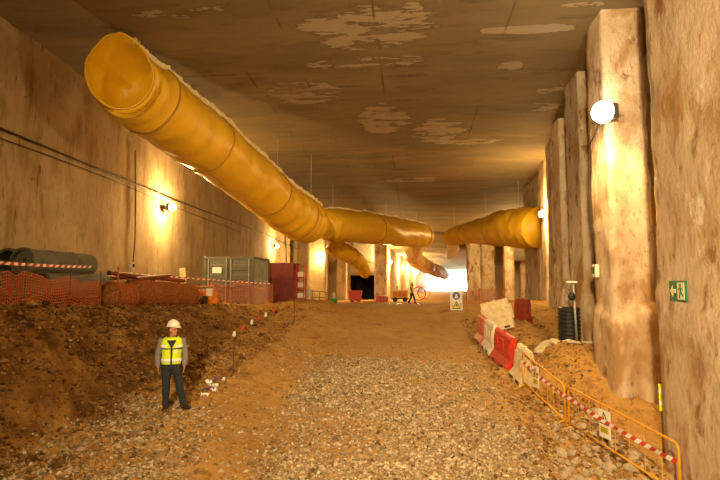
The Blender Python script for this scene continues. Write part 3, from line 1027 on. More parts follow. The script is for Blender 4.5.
def lamps():
    lamp('dazzling floodlight at the corner of the concrete pillar', W(603, 112, 13.8), (-.85, -.5, 0), LAMP_POWER['main'], 1.5, 'lens_main', reach=.75, bulb=.19, aim=(-.45, .12, -.85))  # lens globe enlarged to stand for the lamp's glare
    p = on_left(172, 207, .5)
    lamp('round lamp on the cable-hung concrete wall above the rusty mesh roll', p, (1, 0, 0), LAMP_POWER['wall'], 1.25)
    p = on_left(277, 246, .5)
    lamp('lamp on the concrete wall above the red steel cabinet', p, (1, 0, 0), LAMP_POWER['wall'], 1.3)
    lamp('dim lamp fixed to the broad pillar beside the dark doorway', W(320, 258, 56.6), (.2, -1, 0), LAMP_POWER['far'] * .35, 1.0)
    lamp('lamp on the far pillars beside the wide draped duct', W(542, 214, 29.6), (-.3, -1, 0), LAMP_POWER['wall'], 1.2)
    for (px, py, d, lab) in [(390, 262, 61.3, 'bright lamp beside the pale pillar above the yellow machine'), (403, 268, 76, 'lamp on the running tunnel wall beyond the yellow machine'),
                             (411, 269, 92, 'middle lamp on the running tunnel wall past two others'), (417, 272, 108, 'last small lamp on the running tunnel wall')]:
        lamp(lab, W(px, py, d), (.1, -1, 0) if d < 70 else (1, -.3, 0), LAMP_POWER['far'], 1.5 if d < 80 else 1.9, reach=.8 if d < 70 else 1.2)
    # the same lamp rows go on behind the viewpoint
    # a mast floodlight and a wall lamp behind the viewpoint carry the rows on
    mx, my, mz = -1.0, -4.5, CZ + 3.3
    t = thing('light_mast', 'steel mast with a wide floodlight behind the viewpoint', 'light mast', (mx, my, gz(mx, my) - .05), 0)
    h = mz - t.location.z
    MB().tube([(0, 0, 0), (0, 0, h - .25)], .06, 10).build('pole', 'steel', t)
    for k in range(3):
        q = k * 2.094; MB().tube([(0, 0, .8), (math.cos(q) * .8, math.sin(q) * .8, .0)], .03, 8).build('leg', 'steel', t)
    MB().bevbox((0, -.1, h), (.7, .2, .45), .03).build('housing', 'housing', t)
    MB().bevbox((0, .02, h), (.62, .04, .38), .01).build('lens', 'lens_wall', t)
    L = bpy.data.lights.new('mast_light', 'SPOT'); L.energy = LAMP_POWER['rear']; L.color = REAR_COL; L.shadow_soft_size = .3
    L.spot_size = math.radians(108); L.spot_blend = .9
    lo = bpy.data.objects.new('mast_light', L); COL.objects.link(lo); lo.parent = t; lo.location = (0, .1, h)
    lo.rotation_euler = Vector((.34, 1, -.07)).to_track_quat('-Z', 'Y').to_euler()
    lamp('lamp on the concrete wall behind the viewpoint', (-10.4, -3.0, CZ + 4.2), (1, 0, 0), LAMP_POWER['wall'] * .15, 1.2)
    lamp('added fill lamp hung unseen behind the draped duct', W(514, 234, 53), (-.3, -1, 0), LAMP_POWER['far'] * .8, 1.2, hang=True)  # added to brighten the hall end; no lamp is known there


lamps()


# ------------------------------------------------------------------ cables on the wall
def cable(name, label, pts, r, mat='cable', group='cables on the concrete wall'):
    b = pts[0]
    m = MB(); m.tube(pts, r, 6)
    o = m.build(name, mat, None, smooth=True)
    return tag(o, label, 'cable', group)


def wallcable(name, label, pxs, r, off=.05):
    pts = []
    for (a, b) in zip(pxs[:-1], pxs[1:]):
        for i in range(8):
            f = i / 8
            pts.append(on_left(a[0] + (b[0] - a[0]) * f, a[1] + (b[1] - a[1]) * f, off))
    pts.append(on_left(pxs[-1][0], pxs[-1][1], off))
    return cable(name, label, pts, r)


wallcable('wall_cable', 'thick black cable sagging along the concrete wall', [(-40, 113), (0, 128), (80, 161), (133, 183), (172, 199), (240, 224), (300, 250)], .032, .09)
wallcable('wall_cable', 'thin dark wire running below the thick cable', [(-40, 126), (0, 138), (50, 156), (100, 175), (136, 190), (172, 206), (240, 232)], .016, .08)
wallcable('hanging_cable', 'black cable hanging straight down the concrete wall to a plug', [(135, 150), (135.5, 200), (135, 240), (133, 262)], .025, .08)
p = on_left(132, 266, .1)
t = thing('plug_box', 'pale plug box at the end of the hanging cable', 'plug box', p)
MB().bevbox((0, 0, 0), (.12, .2, .34), .02).build('housing', 'white', t); MB().box((.07, 0, .02), (.03, .12, .14)).build('socket', 'black', t)
wallcable('hanging_cable', 'black cable dropping down the wall beside the container', [(285, 225), (286, 250), (287, 275)], .05, .1)


# ------------------------------------------------------------------ nets and tapes
def net(name, label, P, nu, nv, wdt, mat='net', cat='safety net', group='orange safety nets', posts=(), post_h=1.0):
    """P(u, v) -> world point; strands are thin flat ribbons"""
    base = P(0, 0)
    t = thing(name, label, cat, base, 0, group)
    m = MB()
    S = 2
    for i in range(nu + 1):
        u = i / nu
        pts = [P(u, j / (nv * S)) for j in range(nv * S + 1)]
        e = (P(min(1, u + .004), .5) - P(max(0, u - .004), .5)).normalized() * wdt / 2
        vs = []
        for p in pts: vs += [p - e, p + e]
        m.add(vs, [(2 * k, 2 * k + 1, 2 * k + 3, 2 * k + 2) for k in range(len(pts) - 1)])
    for j in range(nv + 1):
        v = j / nv
        vs = []
        for i in range(nu + 1):
            p = P(i / nu, v)
            e = Vector((0, 0, wdt / 2))
            vs += [p - e, p + e]
        m.add(vs, [(2 * k, 2 * k + 1, 2 * k + 3, 2 * k + 2) for k in range(nu)])
    o = m.build('net_mesh', mat, t, True)
    so = o.modifiers.new('thickness', 'SOLIDIFY'); so.thickness = .006
    for u in posts:
        p = P(u, 0)
        q = MB(); q.tube([p + Vector((0, .04, -.08)), p + Vector((0, .04, post_h))], .014, 6); q.build('stake', 'stake', t, True)
    return t


def fenceline(x0, y0, x1, y1, h, bulge=.12, sag=.06, n=4, seed=0, top_noise=.04, off=-.01):
    def P(u, v):
        x = x0 + (x1 - x0) * u; y = y0 + (y1 - y0) * u
        g = gz(x, y) + off
        hh = h + top_noise * math.sin(u * 9 + seed) - sag * abs(math.sin(u * math.pi * n))
        b = bulge * math.sin(v * math.pi) * (.5 + .5 * math.sin(u * 11 + seed))
        return Vector((x + b, y - b * .4, g + hh * v))
    return P


net('safety_net', 'sagging orange safety net in front of the concrete pipes', fenceline(-8.55, 9.2, -8.6, 13.7, .72, .14, .04, 3, 1), 60, 10, .024, posts=(.02, .35, .7, .99))
net('safety_net', 'faded red net strung in front of the grey container', fenceline(-10.0, 24.9, -6.9, 25.4, 1.15, .03, .06, 2, 2), 44, 14, .018, 'net_red', posts=(0, .5, 1), post_h=1.25)
net('safety_net', 'bright orange net fence behind the warning board', fenceline(4.2, 41, 7.2, 42, 1.15, .03, .1, 3, 2), 26, 9, .03, 'net_red', posts=(0, .33, .66, 1), post_h=1.2)


def tape(name, label, pts, wdt=.075, stripe=.14, slant=.06, group='striped barrier tapes'):
    """red and white plastic tape along a polyline, hanging in its vertical plane"""
    pts = [Vector(p) for p in pts]
    L = [0]
    for a, b in zip(pts[:-1], pts[1:]): L.append(L[-1] + (b - a).length)
    tot = L[-1]

    def at(s):
        s = min(max(s, 0), tot)
        for i in range(len(pts) - 1):
            if s <= L[i + 1] + 1e-9:
                return pts[i].lerp(pts[i + 1], (s - L[i]) / max(1e-9, L[i + 1] - L[i]))
        return pts[-1]
    m = MB(); n = int(tot / stripe)
    for k in range(n):
        m.cur = k % 2
        s0 = k * stripe; s1 = s0 + stripe
        up = Vector((0, 0, wdt / 2)); tw = Vector((.012 * math.sin(k * .7), -.012 * math.cos(k * .9), 0))
        tw1 = Vector((.012 * math.sin(k * .7 + .7), -.012 * math.cos(k * .9 + .9), 0))
        m.add([at(s0) - up - tw, at(s1) - up - tw1, at(s1 + slant) + up + tw1, at(s0 + slant) + up + tw], [(0, 1, 2, 3)])
    o = m.build(name, ['paper', 'red'], None)
    so = o.modifiers.new('thickness', 'SOLIDIFY'); so.thickness = .003
    return tag(o, label, 'tape', group)


def sagline(a, b, s=.05, n=12):
    a = Vector(a); b = Vector(b)
    return [a.lerp(b, i / n) + Vector((0, 0, -s * math.sin(math.pi * i / n))) for i in range(n + 1)]


tape('barrier_tape', 'red and white tape strung above the pipes and orange net', sagline(W(-12, 262, 10.2), W(92, 267, 14.3), .02), .07, .13)
t = thing('tape_post', 'thin orange stake holding the tape by the pipes', 'post', (-8.45, 14.3, gz(-8.45, 14.3) - .05))
MB().tube([(0, 0, 0), (0, 0, 1.15)], .02, 8).build('stake', 'net', t); MB().lathe([(.001, 1.17), (.028, 1.17), (.028, 1.1), (.001, 1.1)], 10).build('cap', 'red', t)
q = W(-12, 262, 10.2)
t = thing('tape_post', 'dark stake holding the tape at the near end of the net', 'post', (q.x, q.y, gz(q.x, q.y) - .05))
MB().tube([(0, 0, 0), (0, 0, q.z - t.location.z + .06)], .02, 8).build('stake', 'stake', t)
tape('barrier_tape', 'red and white tape running from the red tubes past the container', sagline(W(128, 273, 19.5), W(272, 284, 24.6), .02, 16), .05, .12)


# ------------------------------------------------------------------ concrete pipes, tubes, rolls behind the net
def pipe(label, x, y, z, L, r, group, dy=0.0):
    t = thing('concrete_pipe', label, 'pipe', (x, y, z), dy, group)
    m = MB(); n = 28
    prof = [(r * .80, L), (r * .80, 0), (r * .98, 0), (r, .03), (r, .18), (r * .93, .24), (r * .93, L - .02), (r * .91, L), (r * .80, L)]
    vs = []; fs = []
    for (rr, yy) in prof:
        for j in range(n):
            a = 2 * math.pi * j / n; vs.append((rr * math.cos(a), yy, rr * math.sin(a)))
    for i in range(len(prof) - 1):
        for j in range(n):
            fs.append((i * n + j, (i + 1) * n + j, (i + 1) * n + (j + 1) % n, i * n + (j + 1) % n))
    m.add(vs, fs); o = m.build('barrel', 'pipe', t, smooth=False); recalc(o)
    for yy in (L * .35, L * .68):
        b = MB()
        vs = [(rr * math.cos(2 * math.pi * j / n), yy + q, rr * math.sin(2 * math.pi * j / n)) for q, rr in ((-.06, r * .93), (-.05, r * .97), (.05, r * .97), (.06, r * .93)) for j in range(n)]
        b.add(vs, [(i * n + j, i * n + (j + 1) % n, (i + 1) * n + (j + 1) % n, (i + 1) * n + j) for i in range(3) for j in range(n)])
        b.build('joint_collar', 'pipe', t)
    return t


pr = .36
c0 = W(22, 261, 12.6)
gl = gz(-9.9, 13.5)
base_z = gz(-9.9, 13.0)
bot = c0.z - pr * 1.72
for k, (x, y, z, lab) in enumerate([(c0.x, 12.6, c0.z, 'grey concrete pipe on top of the stack, its blocked end toward the road'),
                                    (c0.x - .76, 13.0, c0.z + .02, 'dark hollow concrete pipe on top of the stack beside the wall'),
                                    (c0.x + .37, 12.8, bot, 'bottom concrete pipe lying next to the sagging orange net'),
                                    (c0.x - .39, 12.9, bot, 'middle concrete pipe of the bottom row, between two others'),
                                    (c0.x - 1.15, 12.9, bot, 'bottom concrete pipe lying next to the concrete wall')]):
    tp = pipe(lab, x, y, z, 2.8, pr, 'stacked concrete pipes')
    if k == 0:
        MB().prism([(pr * .79 * math.cos(a * math.pi / 12), pr * .79 * math.sin(a * math.pi / 12)) for a in range(24)], .1, .14).build('end_plug', 'pipe', tp)
        MB().prism([(.06 * math.cos(a * math.pi / 6), .04 + .06 * math.sin(a * math.pi / 6)) for a in range(12)], .085, .1).build('hole_shade_disc', 'bore_shade', tp)
# timber bearers under the stack
for yy in (13.4, 15.1):
    zz = bot - pr
    g = min(gz(c0.x + dx, yy) for dx in (-1.2, 0, .5))
    o = MB().box((c0.x - .4, yy, (zz + g) / 2 - .02), (2.2, .2, zz - g + .02)).build('timber_bearer', 'stake')
    tag(o, 'dark timber bearer under the concrete pipe stack', 'timber', 'timber bearers under the pipes')


def roll(label, a, b, r, mat='roll', group='rolls of rusty mesh'):
    a = Vector(a); b = Vector(b)
    t = thing('mesh_roll', label, 'mesh roll', a, 0, group)
    m = MB(); n = 22
    P = [a.lerp(b, i / n) for i in range(n + 1)]
    R = [r * (.6 if i in (0, n) else 1) * (1 + .06 * math.sin(i * 2.1) + .04 * math.sin(i * 5.3)) for i in range(n + 1)]
    m.tube(P, R, 26); m.build('rolled_core', mat, t, True, True)
    w_ = MB()
    for i in range(1, n * 2):
        c = a.lerp(b, i / (n * 2)); dirv = (b - a).normalized()
        up = Vector((0, 0, 1)); s = dirv.cross(up).normalized()
        rr = r * 1.03 * (1 + .06 * math.sin(i * 1.05) + .04 * math.sin(i * 2.65))
        ring = [c + s * rr * math.cos(q * math.pi / 10) + up * rr * math.sin(q * math.pi / 10) for q in range(21)]
        w_.tube(ring, .008, 4, False)
    for q in range(20):
        dirv = (b - a).normalized(); up = Vector((0, 0, 1)); s = dirv.cross(up).normalized()
        line = []
        for i in range(1, n * 2):
            rr = r * 1.03 * (1 + .06 * math.sin(i * 1.05) + .04 * math.sin(i * 2.65))
            line.append(a.lerp(b, i / (n * 2)) + s * rr * math.cos(q * math.pi / 10) + up * rr * math.sin(q * math.pi / 10))
        w_.tube(line, .008, 4, False)
    w_.build('wire_mesh', 'net', t, True)
    return t


def lay(x, y, r): return Vector((x, y, gz(x, y) + r * .94))


roll('fat rusty brown mesh roll lying on the ledge', lay(-8.8, 15.5, .42), lay(-8.6, 19.8, .42), .42)
roll('darker rusty mesh roll wedged between net and fat roll', lay(-8.5, 13.95, .33), lay(-8.55, 15.15, .33), .33)
# rusty red tubes across the rolls
for k, (a, b, lab) in enumerate([(W(101, 278, 16.2), W(150, 276, 20.5), 'rusty red steel tube with open end above the mesh roll'),
                            (W(109, 273, 17.0), W(184, 281, 22), 'longer rusty red steel tube lying over the others'),
                            (W(135, 279, 17.8), W(170, 276, 21), 'short rusty red steel tube slanting across the heap')]):
    m = MB(); r = .085
    tt = thing('steel_tube', lab, 'tube', a, 0, 'rusty red steel tubes on the mesh rolls')
    m.tube([a, b], r, 14, False); m.build('tube_wall', 'redbrown', tt, True, True)
    dv = (b - a).normalized()
    MB().tube([a + dv * .02, a + dv * .05], r * .97, 14).build('bore_shade_disc', 'bore_shade', tt, True)
    MB().tube([a - dv * .005, a + dv * .05], r * 1.12, 14, False).build('collar', 'redbrown', tt, True)
    SUP = .5 * (a + b)
    g = gz(SUP.x, SUP.y)
    MB().tube([(SUP.x, SUP.y, g - .03), (SUP.x, SUP.y, SUP.z - r * .9)], .05, 8).build('prop', 'stake', tt, True)

# orange machine by the roll
mx, my = W(203, 300, 21.5).x, 21.5
t = thing('site_pump', 'orange plastic site pump with white label beside the mesh roll', 'pump', (mx, my, gz(mx, my)))
MB().bevbox((0, 0, .38), (1.0, .7, .66), .06).build('body', 'orange', t)
m = MB(); m.tube([(.35, -.15, .22), (.72, -.15, .22)], [.24, .19], 16); m.build('motor', 'orange', t, smooth=True)
m = MB(); m.tube([(.35, -.42, .25), (.0, -.42, .27)], .2, 16); m.build('dark_fan_cover', 'black', t, smooth=True)
MB().box((.42, -.36, .62), (.26, .03, .3)).build('white_label', 'paper', t)
m = MB(); m.tube([(-.45, 0, .7), (-.45, 0, .86), (.45, 0, .86), (.45, 0, .7)], .025, 8); m.build('lifting_handle', 'orange', t)
for sx in (-.35, .35): MB().box((sx, 0, .03), (.12, .6, .08)).build('skid', 'stake', t)
# pale board leaning on the wall
p0 = W(184, 279, 25.5)
g = gz(p0.x, p0.y)
o = MB().box((0, 0, .75), (.32, .04, 1.95), rx_m(-.12) @ ry_m(-.16)).build('leaning_board', 'wood')
o.location = (p0.x, p0.y, g + .2); tag(o, 'pale board leaning upright against the concrete wall', 'board')


# ------------------------------------------------------------------ containers and equipment
def container():
    x0 = W(203, 304, 26).x; x1 = W(253, 304, 26).x
    cx = (x0 + x1) / 2; wd = x1 - x0; H = 2.62; D = 3.0
    g = min(gz(cx + dx, 26 + dy) for dx in (-1.2, 0, 1.2) for dy in (0, 1.5, 3))
    t = thing('shipping_container', 'grey steel shipping container with ribbed double doors', 'container', (cx, 26, g + .04))
    h = wd / 2
    # corrugated sides, rear and roof
    for s in (-1, 1):
        m = MB()
        n = 24; pr = []
        for i in range(n + 1):
            pr.append((.08 + (D - .16) * i / n, .0 if (i // 2) % 2 else .04))
        vs = [(s * (h - .03 - q), y, z) for z in (.12, H - .1) for y, q in pr]
        m.add(vs, [(i, i + 1, n + 1 + i + 1, n + 1 + i) for i in range(n)])
        m.build('side_panel', 'container_side', t)
    m = MB(); m.box((0, D / 2, H - .06), (wd - .1, D - .1, .05)); m.box((0, D - .05, H / 2), (wd - .1, .05, H - .2)); m.box((0, D / 2, .1), (wd - .1, D - .1, .06))
    m.build('body', 'container_side', t)
    m = MB()
    for sx in (-1, 1):
        for y in (.06, D - .06): m.box((sx * (h - .06), y, H / 2), (.12, .12, H))
    for y in (.06, D - .06):
        for z in (.07, H - .07): m.box((0, y, z), (wd, .12, .14))
    for sx in (-1, 1):
        for z in (.07, H - .07): m.box((sx * (h - .05), D / 2, z), (.1, D, .12))
    m.build('frame', 'container', t)
    for sx in (-1, 1):
        for y in (.08, D - .08):
            for z in (.08, H - .08): MB().bevbox((sx * (h - .08), y, z), (.18, .18, .17), .02).build('corner_casting', 'container', t)
    for sx in (-1, 1):
        dw = h - .13
        d = MB(); d.box((sx * (.01 + dw / 2), .05, H / 2), (dw, .04, H - .28)); do = d.build('door', 'container', t)
        for k in range(4):
            zc = .38 + k * (H - .5) / 4 + .1
            MB().bevbox((sx * (.01 + dw / 2), .02, zc), (dw * .72, .05, .30), .02).build('pressed_rib', 'container', do)
        for bx in (.12, dw - .12):
            b = MB(); b.tube([(sx * bx, -.03, .12), (sx * bx, -.03, H - .12)], .022, 8); b.build('locking_bar', 'steel', do)
        MB().box((sx * .26, -.05, 1.1), (.3, .03, .05)).build('handle', 'steel', do)
    MB().box((-.62, -.012, H * .73), (.48, .012, .3)).build('white_notice', 'paper', t)
    return t


container()


def red_cabinet():
    x0 = W(268, 304, 31).x; x1 = W(293, 304, 31).x; cx = (x0 + x1) / 2; wd = x1 - x0; H = 2.55; D = 1.6
    g = min(gz(cx + dx, 31 + dy) for dx in (-.7, .7) for dy in (0, 1.5))
    t = thing('steel_cabinet', 'tall oxide red corrugated steel cabinet beside the container', 'cabinet', (cx, 31, g))
    m = MB(); m.box((0, D / 2, H / 2), (wd, D, H)); m.build('body', 'darkred', t)
    m = MB()
    for i in range(9): m.box((-wd / 2 + .1 + i * (wd - .2) / 8, -.02, H / 2), (.07, .05, H - .2))
    m.build('front_corrugation', 'darkred', t)
    MB().box((0, D / 2, H + .03), (wd + .08, D + .08, .06)).build('roof', 'darkred', t)
    MB().box((0, -.03, .06), (wd, .06, .12)).build('sill', 'stake', t)
    # open red rack beside it
    x2 = W(296, 304, 31.5).x; x3 = W(303.5, 304, 31.5).x
    r = thing('storage_rack', 'narrow red steel rack holding pale boxes', 'rack', ((x2 + x3) / 2, 31.5, gz((x2 + x3) / 2, 31.5) - .02))
    hw = (x3 - x2) / 2
    for sx in (-1, 1):
        for y in (0, .6):
            MB().box((sx * hw, y, 1.2), (.06, .06, 2.4)).build('post', 'red', r)
    for z in (.35, 1.0, 1.65, 2.37): MB().box((0, .3, z), (2 * hw, .66, .05)).build('shelf', 'red', r)
    for z, c, sh in ((.53, 'paper', 'bottom'), (1.18, 'white', 'middle'), (1.83, 'paper', 'top')):
        b = thing('box', 'pale box on the %s shelf of the narrow red rack' % sh, 'box', ((x2 + x3) / 2, 31.8, r.location.z + z - .15), 0, 'pale boxes on the red rack')
        MB().bevbox((0, 0, .16), (.36, .4, .3), .02).build('carton', c, b); MB().box((0, 0, .313), (.06, .4, .006)).build('tape_strip', 'wood', b)


red_cabinet()


def small_site_things():
    # pale electrical cabinet
    p = W(306.5, 304, 34); g = gz(p.x, 34)
    t = thing('distribution_cabinet', 'pale grey electrical cabinet on short legs near the red rack', 'cabinet', (p.x, 34, g))
    MB().bevbox((0, .15, .58), (.48, .3, .86), .02).build('body', 'white', t)
    MB().box((0, -.01, .6), (.42, .02, .74)).build('door', 'white', t); MB().box((.14, -.03, .6), (.03, .02, .12)).build('handle', 'black', t)
    for sx in (-.18, .18): MB().box((sx, .15, .07), (.06, .2, .16)).build('leg', 'steel', t)
    # handrail
    a = W(295, 304, 37); b = W(326, 304, 46)
    t = thing('hand_rail', 'dark tubular handrail along the foot of the concrete wall', 'railing', (a.x, a.y, gz(a.x, a.y)))
    n = 5; tops = []
    for i in range(n):
        q = Vector((a.x, a.y, 0)).lerp(Vector((b.x, b.y, 0)), i / (n - 1)); gg = gz(q.x, q.y)
        MB().tube([(q.x, q.y, gg - .05), (q.x, q.y, gg + 1.05)], .03, 8).build('post', 'stake', t, True); tops.append((q.x, q.y, gg + 1.05))
    MB().tube(tops, .035, 8).build('top_rail', 'stake', t, True)
    MB().tube([(q[0], q[1], q[2] - .5) for q in tops], .025, 8).build('mid_rail', 'stake', t, True)
    # green machine
    p = W(333.5, 304, 45); g = gz(p.x, 45)
    t = thing('compressor', 'small green compressor with white tank by the pillar', 'compressor', (p.x, 45, g))
    MB().bevbox((0, .2, .24), (.55, .4, .4), .04).build('body', 'greenpaint', t)
    m = MB(); m.tube([(0, .2, .42), (0, .2, .95)], [.13, .1], 14); m.build('tank', 'white', t, smooth=True)
    for sx in (-.2, .2):
        m = MB(); m.tube([(sx - .03, .05, .09), (sx + .03, .05, .09)], .1, 12); m.build('wheel', 'black', t)
    # red skip at the doorway
    p = W(355, 304, 50); g = gz(p.x, 50)
    t = thing('waste_skip', 'red waste skip standing before the dark doorway', 'skip', (p.x, 50, g))
    m = MB(); m.prism([(-.55, .12), (.45, .12), (.6, 1.1), (-.65, 1.1)], 0, 1.2); m.build('body', 'red', t)
    MB().box((0, -.03, 1.1), (1.35, .08, .08)).build('rim', 'red', t)
    for sx in (-.3, .0, .3): MB().box((sx, -.03, .6), (.06, .05, .9)).build('rib', 'red', t)
    for sx in (-.35, .3): MB().box((sx, .6, .06), (.12, 1.1, .14)).build('skid', 'stake', t)
    # low red trough barrier
    p = W(382, 304, 51); g = gz(p.x, 51)
    t = thing('water_barrier', 'low red plastic trough at the foot of the pale pillar', 'barrier', (p.x, 51, g))
    m = MB(); m.prism([(-.6, -.02), (.6, -.02), (.56, .58), (-.56, .58)], 0, .45); m.build('body', 'red', t)
    for sx in (-.35, .0, .35): MB().box((sx, -.02, .3), (.12, .04, .4)).build('recess_rib', 'red_faded', t)
    # yellow generator
    p = W(400, 303, 53); g = gz(p.x, 53)
    t = thing('generator', 'yellow wheeled generator with exhaust stack under the lamps', 'generator', (p.x, 53, g))
    MB().bevbox((0, .5, .75), (1.6, .9, .8), .08).build('canopy', 'machine', t)
    MB().box((0, .5, .3), (1.75, .7, .12)).build('chassis', 'stake', t)
    for sx in (-.5, .5):
        m = MB(); m.tube([(sx, -.02, .22), (sx, .14, .22)], .24, 18); m.build('wheel', 'black', t)
    for sx in (-.45, 0, .45): MB().box((sx, .03, .78), (.34, .03, .45)).build('vent_panel', 'orange', t)
    m = MB(); m.tube([(-.3, .5, 1.1), (-.3, .5, 1.6)], .12, 12); m.build('exhaust_stack', 'white', t)
    m = MB(); m.tube([(.25, .5, 1.1), (.25, .5, 1.5)], .1, 12); m.build('filter_can', 'white', t)
    # coiled pale hoses further on
    for k, (px, d, lab) in enumerate([(419, 60, 'coil of pinkish hose lying on the tunnel floor'), (424, 66, 'second coil of pinkish hose further into the tunnel')]):
        p = W(px, 300, d); g = gz(p.x, d)
        t = thing('hose_coil', lab, 'hose', (p.x, d, g), 0, 'hose coils in the tunnel')
        for q in range(5):
            m = MB(); m.tube([(.75 * math.cos(a * math.pi / 12), .1 * q - .2, .78 + .75 * math.sin(a * math.pi / 12)) for a in range(25)], .05, 6, False); m.build('winding', 'red_faded', t)
    # traffic cone
    p = W(452, 308, 28); g = gz(p.x, 28)
    t = thing('traffic_cone', 'orange and white traffic cone beside the warning board', 'cone', (p.x, 28, g))
    MB().bevbox((0, 0, .02), (.38, .38, .06), .015).build('base', 'orange', t)
    MB().lathe([(.001, .05), (.16, .05), (.035, .82), (.001, .83)], 20).build('cone_body', 'orange', t, smooth=True)
    MB().lathe([(.128, .24), (.082, .53)], 20).build('white_band', 'paper', t); MB().lathe([(.066, .64), (.05, .75)], 20).build('white_band', 'paper', t)
    # warning board
    p = W(456.5, 308, 27.5); g = gz(p.x, 27.5)
    t = thing('warning_board', 'white board with blue disc above a yellow warning triangle', 'sign', (p.x, 27.5, g))
    MB().bevbox((0, .03, .54), (.62, .05, 1.0), .015).build('panel', 'paper', t)
    MB().prism([(.2 * math.cos(a * math.pi / 12), .78 + .2 * math.sin(a * math.pi / 12)) for a in range(24)], -.012, .0).build('blue_disc', 'signblue', t)
    MB().prism([(.06 * math.cos(a * math.pi / 8), .83 + .06 * math.sin(a * math.pi / 8)) for a in range(16)] , -.02, -.012).build('head_mark', 'paper', t)
    MB().prism([(-.1, .66), (.1, .66), (.07, .77), (-.07, .77)], -.02, -.012).build('shoulder_mark', 'paper', t)
    MB().prism([(-.23, .12), (.23, .12), (0, .52)], -.012, 0).build('triangle_border', 'signblack', t)
    MB().prism([(-.17, .155), (.17, .155), (0, .45)], -.02, -.012).build('triangle', 'signyellow', t)
    MB().prism([(-.02, .25), (.02, .25), (.03, .37), (-.03, .37)], -.026, -.02).build('mark_stroke', 'signblack', t)
    for sx in (-.22, .22): MB().box((sx, .15, .22), (.04, .26, .5), rx_m(.35)).build('foot', 'steel', t)


small_site_things()


# ------------------------------------------------------------------ barriers
def ground_frame(a, b):
    a = Vector((a[0], a[1], gz(*a))); b = Vector((b[0], b[1], gz(*b)))
    ex = (b - a).normalized(); n = Vector((ex.y, -ex.x, 0)).normalized()
    return a, b, ex, n


def jersey(label, a, b, mat, h=.95, panel=None, group='plastic barriers along the ramp'):
    """water filled plastic barrier between two plan points: stepped section, ribs, lugs, fork slots"""
    A = Vector((a[0], a[1], 0)); B = Vector((b[0], b[1], 0)); L = (B - A).length
    rz = math.atan2((B - A).y, (B - A).x)
    za, zb = gz(*a), gz(*b)
    t = thing('plastic_barrier', label, 'barrier', (a[0], a[1], za), rz, group)
    t.rotation_euler = (0, -math.atan2(zb - za, L), rz)
    m = MB()
    prof = [(-.24, -.02), (.24, -.02), (.24, .12), (.12, .3), (.09, h - .08), (.05, h), (-.05, h), (-.09, h - .08), (-.12, .3), (-.24, .12)]
    n = len(prof)
    xs = [.03, .06, L - .06, L - .03]
    sc = [.9, 1, 1, .9]
    vs = [(x, y * s, z) for x, s in zip(xs, sc) for y, z in prof]
    fs = [(i * n + j, i * n + (j + 1) % n, (i + 1) * n + (j + 1) % n, (i + 1) * n + j) for i in range(3) for j in range(n)]
    fs += [tuple(range(n)), tuple(3 * n + j for j in range(n))[::-1]]
    m.add(vs, fs); o = recalc(m.build('body', mat, t))
    for k in range(3):
        x = L * (k + .5) / 3
        for s in (-1, 1): MB().bevbox((x, s * .105, h * .6), (L / 4.2, .05, h * .42), .02).build('raised_panel', mat, t)
    for k in range(2): MB().box((L * (k + .5) / 2, 0, .06), (.22, .5, .08)).build('fork_slot_shade', 'stake', t)  # solid dark blocks stand for the shade in the slots
    m = MB(); m.tube([(L / 2, 0, h - .01), (L / 2, 0, h + .04)], .05, 12); m.build('filler_cap', mat, t)
    for x in (0.0, L): m = MB(); m.tube([(x, 0, h * .3), (x, 0, h * .8)], .04, 10); m.build('coupling_lug', mat, t)
    if panel:
        MB().box((L * .5, .135, h * .58), (.26, .01, .34)).build('white_notice', 'paper', t)
    return t


jersey('red plastic barrier joining the white one by the yellow fence', (2.72, 17.6), (2.98, 16.05), 'red', 1.0)
jersey('white plastic barrier between two red ones on the ramp edge', (2.62, 18.9), (2.72, 17.7), 'white', .98, True)
jersey('faded red plastic barrier at the top of the ramp edge', (2.56, 20.4), (2.62, 19.0), 'red_faded', .98)
jersey('cream plastic barrier between the red one and yellow fence', (3.0, 15.9), (3.2, 15.15), 'cream', 1.0)
jersey('cream plastic barrier set crosswise at the ramp top', (3.0, 21.6), (4.1, 21.2), 'cream', 1.15)
jersey('dark red plastic barrier by the far pillars', (4.5, 23.6), (5.0, 23.0), 'darkred', 1.0)


